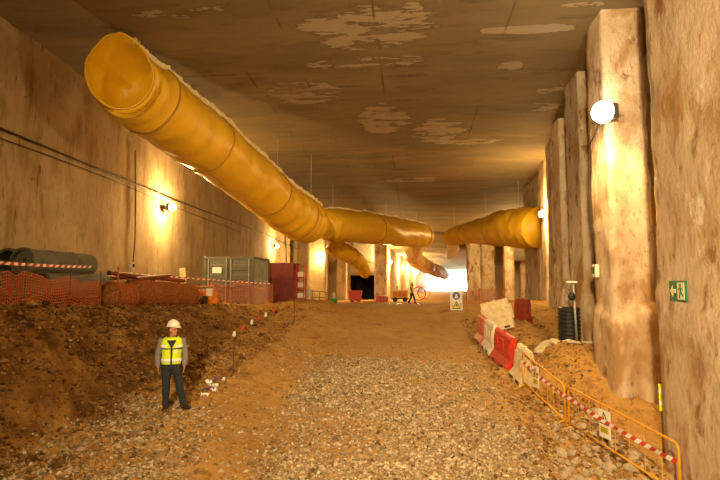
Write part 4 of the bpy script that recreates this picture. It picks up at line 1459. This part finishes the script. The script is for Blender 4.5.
def crowd_barrier(label, a, b, h, sign_at, nbars=6):
    A = Vector((a[0], a[1], gz(*a))); B = Vector((b[0], b[1], gz(*b))); L = math.hypot(B.x - A.x, B.y - A.y)
    rz = math.atan2(B.y - A.y, B.x - A.x)
    sl = (B.z - A.z) / L
    t = thing('crowd_barrier', label, 'barrier', A, rz, 'yellow metal barriers beside the rubble')
    Z = lambda x: sl * x
    m = MB()
    pts = [(.02, 0, Z(0) + .05), (.02, 0, Z(0) + h - .14)]
    for k in range(5):
        q = math.pi / 2 * k / 4; pts.append((.02 + .12 * (1 - math.cos(q)), 0, Z(.1) + h - .12 + .12 * math.sin(q)))
    for k in range(5):
        q = math.pi / 2 * k / 4; pts.append((L - .14 + .12 * math.sin(q), 0, Z(L - .1) + h - .12 + .12 * math.cos(q)))
    pts += [(L - .02, 0, Z(L) + h - .14), (L - .02, 0, Z(L) + .05)]
    m.tube(pts, .022, 10); m.build('top_frame', 'yellow', t, smooth=True)
    m = MB(); m.tube([(.02, 0, Z(0) + .2), (L - .02, 0, Z(L) + .2)], .02, 10); m.build('bottom_rail', 'yellow', t, smooth=True)
    for k in range(1, nbars + 1):
        x = L * k / (nbars + 1)
        q = MB(); q.tube([(x, 0, Z(x) + .2), (x, 0, Z(x) + h - .01)], .0065, 6); q.build('upright_bar', 'yellow', t)
    for x in (.12, L - .12):
        q = MB(); q.tube([(x, -.3, Z(x) + .02), (x, -.05, Z(x) + .14), (x, .05, Z(x) + .14), (x, .3, Z(x) + .02)], .018, 8); q.build('foot', 'yellow', t, smooth=True)
    # hanging notice
    x = L * sign_at
    s = thing('warning_notice', 'white warning placard hung on the ' + label.split(' hung')[0].split(' with')[0], 'sign', A + rz_m(rz) @ Vector((x, 0, Z(x) + h * .64)), rz, 'white warning placards on the yellow barriers')
    y = .03
    side = -1
    def pr(name, poly, y0, y1, mat): MB().prism(poly, y0 * side, y1 * side).build(name, mat, s)
    pr('placard', [(-.19, -.26), (.19, -.26), (.19, .28), (-.19, .28)], y, y + .012, 'paper')
    pr('triangle_border', [(-.15, .0), (.15, .0), (0, .25)], y + .012, y + .018, 'signblack')
    pr('triangle', [(-.11, .02), (.11, .02), (0, .205)], y + .018, y + .024, 'signyellow')
    pr('mark_stroke', [(-.015, .07), (.015, .07), (.02, .14), (-.02, .14)], y + .024, y + .028, 'signblack')
    pr('mark_dot', [(-.015, .035), (.015, .035), (.015, .055), (-.015, .055)], y + .024, y + .028, 'signblack')
    pr('yellow_caption', [(-.14, -.17), (.14, -.17), (.14, -.045), (-.14, -.045)], y + .012, y + .018, 'signyellow')
    for zz in (-.08, -.115, -.15): pr('caption_line', [(-.11, zz), (.11, zz), (.11, zz + .012), (-.11, zz + .012)], y + .018, y + .021, 'signblack')
    for sx in (-.15, .15): pr('tie', [(sx - .006, .25), (sx + .006, .25), (sx + .006, .36), (sx - .006, .36)], y - .01, y, 'black')
    return A, B, rz, sl, L, s


A1 = (W(523, 387, 15.0).x, 15.0); B1 = (W(566, 425, 12.7).x, 12.7); B2 = (W(569, 428, 12.55).x, 12.55); C1 = (W(681, 480, 9.2).x, 9.2)
r1 = crowd_barrier('yellow tube barrier next to the cream plastic one', A1, B1, 1.0, .38, 7)
r2 = crowd_barrier('yellow tube barrier standing in the rubble by the big pillar', B2, C1, 1.0, .42, 7)
r1[5]['label'] = 'small white warning placard on the barrier next to the cream one'
r2[5]['label'] = 'white warning placard with black triangle on the barrier in the rubble'
nrm = Vector((-.06, -.02, 0))
tape('barrier_tape', 'red and white tape tied along both yellow tube barriers',
     sagline(r1[0] + nrm + Vector((.03, 0, .78)), r1[1] + nrm + Vector((0, 0, .78)), .03, 10) + sagline(r2[0] + nrm + Vector((0, 0, .8)), r2[1] + nrm + Vector((0, 0, .72)), .05, 14), .085, .13, .09)

# hi-vis strip caught in the crevice of the pillars
p = W(661, 397, 11.0)
t = thing('reflective_marker', 'lime yellow reflective marker post in the pillar crevice', 'marker', (p.x, 11.0, gz(p.x, 11.0)))
zt = p.z - t.location.z
MB().tube([(0, 0, -.05), (0, 0, zt + .3)], .018, 8).build('post', 'stake', t)
MB().bevbox((0, -.03, zt), (.11, .02, .52), .006).build('lime_strip', 'vest', t)
for q in (-.1, .12): MB().box((0, -.045, zt + q), (.112, .012, .09)).build('reflective_band', 'reflect', t)


# ------------------------------------------------------------------ exit sign on the big pillar
def exit_sign():
    d = 9.75; p = W(679.5, 291, d)
    t = thing('exit_sign', 'green emergency exit sign with arrow and running figure', 'sign', (4.66, d, p.z), math.pi / 2 + math.pi)
    # local +x runs towards the camera (-Y), face normal is local -y = -X
    w_, h_ = .56, .36
    MB().bevbox((0, .02, 0), (w_, .03, h_), .006).build('plate', 'green', t)
    def pr(n, poly): MB().prism(poly, -.004, .01).build(n, 'signlight', t)
    m = MB()
    m.prism([(-.24, 0), (-.15, .1), (-.15, .035), (-.04, .035), (-.04, -.035), (-.15, -.035), (-.15, -.1)], -.004, .006); m.build('arrow', 'signlight', t)
    m = MB(); m.prism([(.02, -.15), (.25, -.15), (.25, .15), (.02, .15)], -.004, .006); m.build('door_field', 'signlight', t)
    f = MB()
    f.prism([(.13 + .028 * math.cos(a * math.pi / 6), .1 + .028 * math.sin(a * math.pi / 6)) for a in range(12)], -.008, -.003)
    f.prism([(.10, .06), (.15, .07), (.16, -.02), (.11, -.02)], -.008, -.003)
    f.prism([(.12, -.01), (.15, -.01), (.22, -.08), (.20, -.10)], -.008, -.003)
    f.prism([(.11, -.01), (.14, -.02), (.10, -.13), (.07, -.12)], -.008, -.003)
    f.prism([(.10, .05), (.11, .07), (.05, .03), (.05, .01)], -.008, -.003)
    f.prism([(.15, .06), (.16, .04), (.21, .02), (.21, .04)], -.008, -.003)
    f.build('running_figure', 'green', t)


exit_sign()


def right_fittings():
    # black corrugated pipe stub standing behind the spoil
    d = 17.9; p = W(567, 332, d); x = 5.14
    g = gz(x, d)
    t = thing('corrugated_pipe', 'black corrugated plastic pipe stub standing upright by the pillars', 'pipe', (x, d, g - .1))
    prof = []
    H = W(567, 307, d).z - (g - .1)
    n = 10
    for i in range(n):
        z = H * i / n; dz = H / n
        prof += [(.32, z), (.355, z + dz * .2), (.355, z + dz * .65), (.32, z + dz * .85)]
    prof += [(.32, H), (.27, H), (.27, .05)]
    MB().lathe(prof, 28).build('barrel', 'black', t)
    # slim grey standpipe with valve
    d = 17.3; p = W(577, 335, d); g = gz(p.x, d)
    top = W(574, 283, d)
    t = thing('standpipe', 'slim grey standpipe with black valve beside the corrugated stub', 'pipe', (p.x, d, g - .05))
    MB().tube([(0, 0, 0), (-.06, 0, top.z - g)], .04, 10).build('riser', 'steel', t, smooth=True)
    MB().ell((-.14, -.06, top.z - g - .38), (.12, .1, .13)).build('valve', 'black', t, smooth=True)
    MB().bevbox((-.12, 0, top.z - g + .08), (.34, .16, .06), .02).build('white_cap', 'paper', t)
    # socket box and its cable on the floodlight pillar
    p = W(595.5, 271, 15.6); fx = float(RX(14.2))
    d = 14.2 + .9
    z = W(595.5, 271, d).z
    t = thing('socket_box', 'small grey socket box on the floodlight pillar', 'socket box', (fx - .1, d, z))
    MB().bevbox((0, 0, 0), (.12, .26, .36), .02).build('housing', 'white', t); MB().box((-.07, 0, .02), (.03, .14, .2)).build('flap', 'black', t)
    pts = [Vector((fx - .1, d, z + .18)), Vector((fx - .12, d + .15, z + 1.2)), Vector((fx - .1, d + .3, z + 2.4)), Vector((fx - .1, d + .1, z + 3.6)), Vector((fx - .12, 14.0, z + 4.1))]
    cable('socket_cable', 'thin dark cable from the socket box up to the floodlight', pts, .018, 'cable', 'cables on the pillars')
    # strip of yellow duct fabric hanging behind the pillars
    q0 = W(650, 184, 15.4); q1 = W(652, 226, 15.4)
    t = thing('duct_offcut', 'yellow duct fabric strip hanging in the gap between pillars', 'fabric strip', (q1.x, 15.4, q1.z))
    m = MB(); vs = []
    H = q0.z - q1.z
    for i in range(8):
        for j in range(6): vs.append(((j - 2.5) * .12, .05 * math.sin(j * 1.5 + i * .5), H * i / 7))
    m.add(vs, [(i * 6 + j, i * 6 + j + 1, i * 6 + j + 7, i * 6 + j + 6) for i in range(7) for j in range(5)])
    o = m.build('fabric', 'duct', t, smooth=True); so = o.modifiers.new('thickness', 'SOLIDIFY'); so.thickness = .02
    MB().tube([(-.4, 0, H), (.6, 0, H)], .03, 8).build('hanging_bar', 'steel', t)


right_fittings()


# ------------------------------------------------------------------ scraps, stakes, litter
def bits():
    for i, (px, py, d, mt, lab) in enumerate([(234.5, 338, 18.6, 'paper', 'white'), (252, 326, 20.6, 'paper', 'white'), (266, 318, 23, 'paper', 'white'),
                                         (243, 332, 19.6, 'red', 'red'), (259, 322, 21.8, 'red', 'red'), (274, 314, 25, 'red', 'red')]):
        r = ray(px, py); k = d
        # sight line meets the bank
        for dd in np.arange(10, 34, .05):
            q = W(px, py, dd)
            if q.z <= gz(q.x, q.y) + .1: k = dd; break
        q = W(px, py, k); g = gz(q.x, q.y)
        t = thing('marker_peg', lab + ' tape scrap tied to a low peg on the bank toe', 'marker', (q.x, q.y, g), 0, lab + ' tape scraps along the bank')
        MB().tube([(0, 0, -.06), (0, 0, .34)], .012, 6).build('peg', 'stake', t)
        m = MB(); m.add([(-.03, -.02, .32), (.035, -.015, .33), (.055, -.04, .19), (.0, -.02, .13), (-.06, -.05, .18)], [(0, 1, 2, 3, 4)])
        o = m.build('scrap', mt, t); so = o.modifiers.new('thickness', 'SOLIDIFY'); so.thickness = .01
    for (px, py, h, lab) in [(233, 376, .75, 'thin dark stake standing in the earth beside the litter'), (294, 322, 1.0, 'thin dark stake at the head of the earth bank')]:
        for dd in np.arange(9, 34, .05):
            q = W(px, py, dd)
            if q.z <= gz(q.x, q.y): break
        t = thing('wooden_stake', lab, 'stake', (q.x, q.y, gz(q.x, q.y)))
        MB().tube([(0, 0, -.1), (0.01, 0, h)], [.014, .012], 6).build('shaft', 'stake', t); MB().tube([(0.01, 0, h - .06), (.01, 0, h)], .018, 6).build('painted_tip', 'redbrown', t)
    rr = random.Random(5)
    for i, (px, py, mt) in enumerate([(209, 383, 'paper'), (212.5, 387, 'paper'), (216.5, 386.5, 'paper'), (214, 391, 'paper'), (223, 380.5, 'paper'), (205, 396, 'paper'), (205, 390, 'purple'),
                                      (212, 381, 'purple'), (216, 379.5, 'purple'), (211, 389, 'purple')]):
        for dd in np.arange(8, 34, .03):
            q = W(px, py, dd)
            if q.z <= gz(q.x, q.y) + .03: break
        m = MB(); n = 4; vs = []
        s = rr.uniform(.05, .085)
        for a in range(n + 1):
            for b in range(n + 1):
                vs.append(((a / n - .5) * 2 * s, (b / n - .5) * 1.3 * s, .05 + rr.uniform(-.04, .05)))
        m.add(vs, [(a * (n + 1) + b, (a + 1) * (n + 1) + b, (a + 1) * (n + 1) + b + 1, a * (n + 1) + b + 1) for a in range(n) for b in range(n)])
        o = m.build('paper_scrap', mt); o.location = (q.x, q.y, gz(q.x, q.y)); o.rotation_euler = (0, 0, rr.uniform(0, 6))
        so = o.modifiers.new('thickness', 'SOLIDIFY'); so.thickness = .012
        tag(o, ('crumpled white paper scrap' if mt == 'paper' else 'dark mauve plastic scrap') + ' littering the earth near the worker', 'litter', ('white' if mt == 'paper' else 'mauve') + ' litter scraps')


bits()


# ------------------------------------------------------------------ people
def remeshed(name, mb, mat, parent, voxel, it=4):
    me = bpy.data.meshes.new('tmp'); me.from_pydata(mb.v, [], mb.f); me.update()
    bm = bmesh.new(); bm.from_mesh(me); bmesh.ops.recalc_face_normals(bm, faces=bm.faces); bm.to_mesh(me); bm.free()
    o = bpy.data.objects.new('tmp', me); COL.objects.link(o)
    md = o.modifiers.new('r', 'REMESH'); md.mode = 'VOXEL'; md.voxel_size = voxel; md.use_smooth_shade = True
    if it:
        sm = o.modifiers.new('s', 'SMOOTH'); sm.iterations = it; sm.factor = .5
    bpy.context.view_layer.update()
    dg = bpy.context.evaluated_depsgraph_get()
    nm = bpy.data.meshes.new_from_object(o.evaluated_get(dg))
    bpy.data.objects.remove(o)
    nm.materials.clear(); nm.materials.append(M[mat]); nm.name = name
    nm.polygons.foreach_set('use_smooth', [True] * len(nm.polygons))
    return link(name, nm, parent)


def person(label, loc, rz, J, turn, voxel=.011, stripes=True):
    """J: joints in local space, x to the figure's left, facing -y"""
    t = thing('person', label, 'person', loc, rz)
    V = Vector
    Xr = V((1, 0, 0))
    hd = V(J['head']); fd = V((math.sin(turn), -math.cos(turn), 0)); sd = V((math.cos(turn), math.sin(turn), 0))
    hrot = rz_m(turn)

    def torso(m, g, top=True):
        sec = [(.84, .15, .11), (.92, .165, .118), (1.0, .158, .112), (1.1, .155, .112), (1.22, .17, .12), (1.33, .19, .122), (1.40, .18, .11), (1.445, .12, .085)]
        m.tube([V((J['lean'][0] * (z - .9), J['lean'][1] * (z - .9), z)) for z, a, b in sec], [(a + g, b + g) for z, a, b in sec], 24, True, Xr)

    def legs(m, g, low=.07):
        for s in ('l', 'r'):
            h, k, a = V(J['hip_' + s]), V(J['knee_' + s]), V(J['ankle_' + s])
            pts = [h + V((0, 0, .04)), h.lerp(k, .3), h.lerp(k, .7), k, k.lerp(a, .3), k.lerp(a, .65), a]
            rs = [.098, .088, .07, .062, .062, .05, .043 if g < .005 else .05]
            m.tube(pts, [r + g for r in rs], 14, True, Xr); m.ell(k, (.06 + g,) * 3); m.ell(h + V((0, .01, .02)), (.1 + g, .105 + g, .11 + g))

    def arms(m, g, to=1.0):
        for s in ('l', 'r'):
            a, e, w_ = V(J['sh_' + s]), V(J['el_' + s]), V(J['wr_' + s])
            w2 = e.lerp(w_, to)
            m.ell(a, (.062 + g, .065 + g, .065 + g))
            m.tube([a, a.lerp(e, .35), e, e.lerp(w2, .3), w2], [.058 + g, .053 + g, .043 + g, .043 + g, (.028 if g < .005 else .036) + g], 14, True, Xr); m.ell(e, (.043 + g,) * 3)
    b = MB()
    torso(b, 0); legs(b, 0); arms(b, 0)
    neck = V((J['lean'][0] * .5, J['lean'][1] * .5, 1.42))
    b.tube([neck, hd + V((0, .01, -.06))], [.06, .055], 14, True, Xr)
    # skull, jaw, nose, brow, ears
    b.ell(hd + V((0, 0, .03)) - fd * .01, (.076, .096, .105), 18, 12, hrot)
    b.ell(hd + fd * .03 + V((0, 0, -.055)), (.055, .062, .062), 14, 10, hrot)
    b.tube([hd + fd * .088 + V((0, 0, .025)), hd + fd * .112 + V((0, 0, -.015))], [.011, .017], 8)
    b.ell(hd + fd * .082 + V((0, 0, .035)), (.05, .014, .012), 10, 6, hrot)
    b.ell(hd + fd * .078 + V((0, 0, -.093)), (.025, .02, .018), 10, 6, hrot)
    for s in (-1, 1): b.ell(hd + sd * s * .078 - fd * .005 + V((0, 0, 0)), (.012, .02, .032), 8, 6, hrot)
    # hands: palm plus five fingers
    for s, sg in (('l', 1), ('r', -1)):
        w_ = V(J['wr_' + s]); dn = (w_ - V(J['el_' + s])).normalized(); dn = (dn + V((0, -.1, -.6))).normalized()
        fw = V((0, -1, 0)); fw = (fw - dn * fw.dot(dn)).normalized(); ins = dn.cross(fw).normalized()
        if ins.x * sg > 0: ins = -ins
        b.tube([w_ - dn * .03, w_ + dn * .03, w_ + dn * .07, w_ + dn * .095], [(.03, .026), (.018, .036), (.018, .042), (.014, .04)], 12, True, ins)
        for k, (off, ln) in enumerate(((.031, .066), (.0105, .076), (-.0105, .071), (-.031, .056))):
            o0 = w_ + dn * .088 + fw * off
            b.tube([o0, o0 + dn * ln * .45 + ins * .004, o0 + dn * ln * .78 + ins * .016, o0 + dn * ln + ins * .032], [.0105, .010, .009, .007], 8)
        o0 = w_ + dn * .03 + fw * .03
        b.tube([o0, o0 + fw * .026 + dn * .03 + ins * .006, o0 + fw * .032 + dn * .062 + ins * .012], [.014, .011, .008], 8)
    for s in ('l', 'r'):
        a = V(J['ankle_' + s]); f = V(J['toe_' + s])
        b.tube([a, V((a.x, a.y, .05)), (a + f) / 2 + V((0, 0, -.02)), f], [.043, .045, .04, .03], 12)
    body = remeshed('body', b, 'skin', t, voxel * .72, 2)
    j = MB(); legs(j, .016); j.tube([(0, 0, .82), (0, 0, .9), (J['lean'][0] * .08, J['lean'][1] * .08, .99)], [(.16, .125), (.18, .135), (.172, .128)], 24, True, Xr)
    remeshed('jeans', j, 'jeans', t, voxel)
    s_ = MB(); torso(s_, .014); arms(s_, .014, .97)
    remeshed('shirt', s_, 'shirt', t, voxel)
    # open-sided vest with bands
    def shell(z0, z1, g, name, mat, a0=0.0, a1=2 * math.pi, par=t, n=40):
        sec = [(.86, .165, .12), (.92, .168, .122), (1.0, .166, .122), (1.1, .165, .122), (1.22, .176, .128), (1.33, .19, .13), (1.41, .178, .122), (1.455, .125, .1), (1.475, .085, .085)]
        zs = np.linspace(z0, z1, max(2, int((z1 - z0) / .025) + 1))
        m = MB(); vs = []
        K = n if a1 - a0 < 6.2 else n
        for z in zs:
            ra = np.interp(z, [q[0] for q in sec], [q[1] for q in sec]) + g; rb = np.interp(z, [q[0] for q in sec], [q[2] for q in sec]) + g
            for k in range(n + 1):
                a = a0 + (a1 - a0) * k / n
                c_, s__ = math.cos(a), math.sin(a)
                vs.append((J['lean'][0] * (z - .9) + ra * math.copysign(abs(c_) ** .8, c_), J['lean'][1] * (z - .9) + rb * math.copysign(abs(s__) ** .8, s__), z))
        m.add(vs, [(i * (n + 1) + k, i * (n + 1) + k + 1, (i + 1) * (n + 1) + k + 1, (i + 1) * (n + 1) + k) for i in range(len(zs) - 1) for k in range(n)])
        o = m.build(name, mat, par, smooth=True)
        so = o.modifiers.new('thickness', 'SOLIDIFY'); so.thickness = .006; so.offset = 1
        return o
    ve = shell(.93, 1.47, .018, 'vest', 'vest')
    if stripes:
        shell(.975, 1.045, .026, 'reflective_band', 'reflect', par=ve)
        for a0, a1 in ((math.radians(190), math.radians(250)), (math.radians(290), math.radians(350)), (math.radians(10), math.radians(170))):
            shell(1.255, 1.315, .026, 'reflective_band', 'reflect', a0, a1, ve, 16)
        shell(1.232, 1.252, .027, 'dark_piping', 'undershirt', par=ve)
        shell(.93, 1.3, .026, 'zip_strip', 'undershirt', math.radians(267), math.radians(273), ve, 3)
        # dark V of the jacket collar
        m = MB()
        y0 = -.162
        L0 = J['lean']
        m.add([(-.09, y0 + .065, 1.475), (.09, y0 + .065, 1.475), (.085, y0 + .005, 1.40), (0.0, y0 - .012, 1.245), (-.085, y0 + .005, 1.40)], [(0, 4, 3, 2, 1)])
        o = m.build('collar_opening', 'undershirt', t); so = o.modifiers.new('thickness', 'SOLIDIFY'); so.thickness = .02
        MB().tube([(.085 * math.cos(a * math.pi / 10), .075 * math.sin(a * math.pi / 10) + .0, 1.468 + .012 * math.sin(a * math.pi / 10)) for a in range(21)], .022, 8, False).build('collar', 'undershirt', t, smooth=True)
        MB().box((.08, -.158, 1.18), (.06, .012, .07)).build('badge', 'reflect', ve)
    for s in ('l', 'r'):
        a = V(J['ankle_' + s]); f = V(J['toe_' + s])
        m = MB(); d0 = (f - a); d0.z = 0; d0.normalize()
        zb = min(a.z - .09, f.z - .04)
        m.tube([a + V((0, 0, .1)), a + V((0, 0, .02)), a + V((0, 0, -.04))], [.062, .06, .058], 14)
        m.ell(a - d0 * .01 + V((0, 0, -.045)), (.055, .055, .045)); m.tube([a + V((0, 0, -.035)), (a + f) / 2 + V((0, 0, -.02)), f + V((0, 0, 0))], [.055, .05, .042], 14); m.ell(f, (.045, .045, .036))
        bo = remeshed('boot', m, 'boot', t, voxel)
    # hair, helmet, eyes, mouth
    h = MB(); h.ell(hd + V((0, 0, .03)) - fd * .026, (.08, .088, .1), 16, 10, hrot); h.ell(hd - fd * .06 + V((0, 0, -.02)), (.055, .035, .06), 12, 8, hrot)
    remeshed('hair', h, 'hair', t, voxel)
    hm = MB()
    prof = [(1.0, 0), (.99, .03), (.93, .065), (.78, .1), (.52, .125), (.2, .135), (.001, .136)]
    vs = []; n = 28
    c = hd + V((0, 0, .075))
    for r, z in prof:
        for k in range(n):
            a = 2 * math.pi * k / n
            vs.append(c + hrot @ V((.112 * r * math.cos(a), .138 * r * math.sin(a), z)))
    hm.add(vs, [(i * n + k, i * n + (k + 1) % n, (i + 1) * n + (k + 1) % n, (i + 1) * n + k) for i in range(len(prof) - 1) for k in range(n)])
    ho = hm.build('helmet', 'helmet', t, smooth=True); so = ho.modifiers.new('thickness', 'SOLIDIFY'); so.thickness = .006
    br = MB(); vs = []
    for q, zz in ((.99, 0.004), (1.0, -.004)):
        pass
    for k in range(n):
        a = 2 * math.pi * k / n; f = max(0, -math.sin(a)) ** 2
        vs.append(c + hrot @ V((.110 * math.cos(a), .136 * math.sin(a), .006)))
        vs.append(c + hrot @ V(((.122 + .004 * f) * math.cos(a), (.148 + .055 * f) * math.sin(a), -.004 - .014 * f)))
    br.add(vs, [(2 * k, 2 * ((k + 1) % n), 2 * ((k + 1) % n) + 1, 2 * k + 1) for k in range(n)])
    bo = br.build('brim', 'helmet', ho, smooth=True); so = bo.modifiers.new('thickness', 'SOLIDIFY'); so.thickness = .006
    rg = MB(); rg.tube([c + hrot @ V((0, .138 * math.cos(q) * 1.0, .136 * math.sin(q) + .004)) for q in np.linspace(.25, 2.9, 12)], .009, 6); rg.build('ridge', 'helmet', ho, smooth=True)
    for s in (-1, 1): MB().ell(hd + fd * .089 + sd * s * .032 + V((0, 0, .018)), (.012, .008, .007), 8, 6, hrot).build('eye', 'eye', t, smooth=True)
    MB().ell(hd + fd * .09 + V((0, 0, -.055)), (.024, .008, .007), 8, 6, hrot).build('mouth', 'lip_skin', t, smooth=True)
    return t


STAND = dict(head=(.015, -.012, 1.605), lean=(.0, -.01), hip_l=(.09, 0, .9), knee_l=(.165, -.015, .5), ankle_l=(.255, .0, .095), toe_l=(.37, -.10, .05),
             hip_r=(-.09, 0, .9), knee_r=(-.09, -.02, .5), ankle_r=(-.085, .0, .095), toe_r=(-.11, -.16, .05),
             sh_l=(.205, 0, 1.375), el_l=(.262, .03, 1.10), wr_l=(.25, -.03, .88), sh_r=(-.205, 0, 1.375), el_r=(-.268, .03, 1.10), wr_r=(-.25, -.03, .88))
WD = 10.35
p = W(170, 410, WD)
gx = gz(p.x, WD)
face = math.atan2(p.x, WD)
wk = person('person in white helmet and lime safety vest standing on the gravel', (p.x, WD, gx - .005), -face * 0.9, STAND, math.radians(42))
WALK = dict(head=(.0, -.05, 1.605), lean=(.0, -.06), hip_l=(.09, 0, .9), knee_l=(.11, -.17, .5), ankle_l=(.11, -.24, .10), toe_l=(.11, -.40, .06),
            hip_r=(-.09, 0, .9), knee_r=(-.1, .05, .5), ankle_r=(-.1, .28, .13), toe_r=(-.1, .14, .05),
            sh_l=(.205, 0, 1.375), el_l=(.25, .10, 1.12), wr_l=(.24, .02, .90), sh_r=(-.205, 0, 1.375), el_r=(-.25, -.06, 1.12), wr_r=(-.23, -.22, .96))
p = W(412, 303.5, 46)
person('distant person in helmet and lime vest walking across the hall', (p.x, 46, gz(p.x, 46) - .005), math.radians(65), WALK, 0.0, .016)


# ------------------------------------------------------------------ dust haze in the air of the works
def haze():
    m = bpy.data.materials.new('dust_haze'); m.use_nodes = True
    nt = m.node_tree; nt.nodes.remove(nt.nodes['Principled BSDF'])
    v = nt.nodes.new('ShaderNodeVolumeScatter'); v.inputs['Density'].default_value = HAZE
    v.inputs['Color'].default_value = (1, .85, .55, 1); v.inputs['Anisotropy'].default_value = .85
    nt.links.new(v.outputs[0], nt.nodes['Material Output'].inputs['Volume'])
    M['haze'] = m
    M['thick_haze'] = m.copy(); [n for n in M['thick_haze'].node_tree.nodes if n.type == 'VOLUME_SCATTER'][0].inputs['Density'].default_value = HAZE * 7
    z0, z1 = CZ - 1.6, CZ + 4.35
    vs = [(x, y, z) for z in (z0, z1) for x, y in ((-2.4, 64), (9.3, 64), (20.2, 164), (4.9, 164))]
    o = MB().add(vs, [(0, 3, 2, 1), (4, 5, 6, 7), (0, 1, 5, 4), (1, 2, 6, 5), (2, 3, 7, 6), (3, 0, 4, 7)]).build('dust_haze', 'thick_haze')
    tag(o, 'glowing dust haze inside the running tunnel', 'haze', None, 'stuff')


if HAZE > 0: haze()
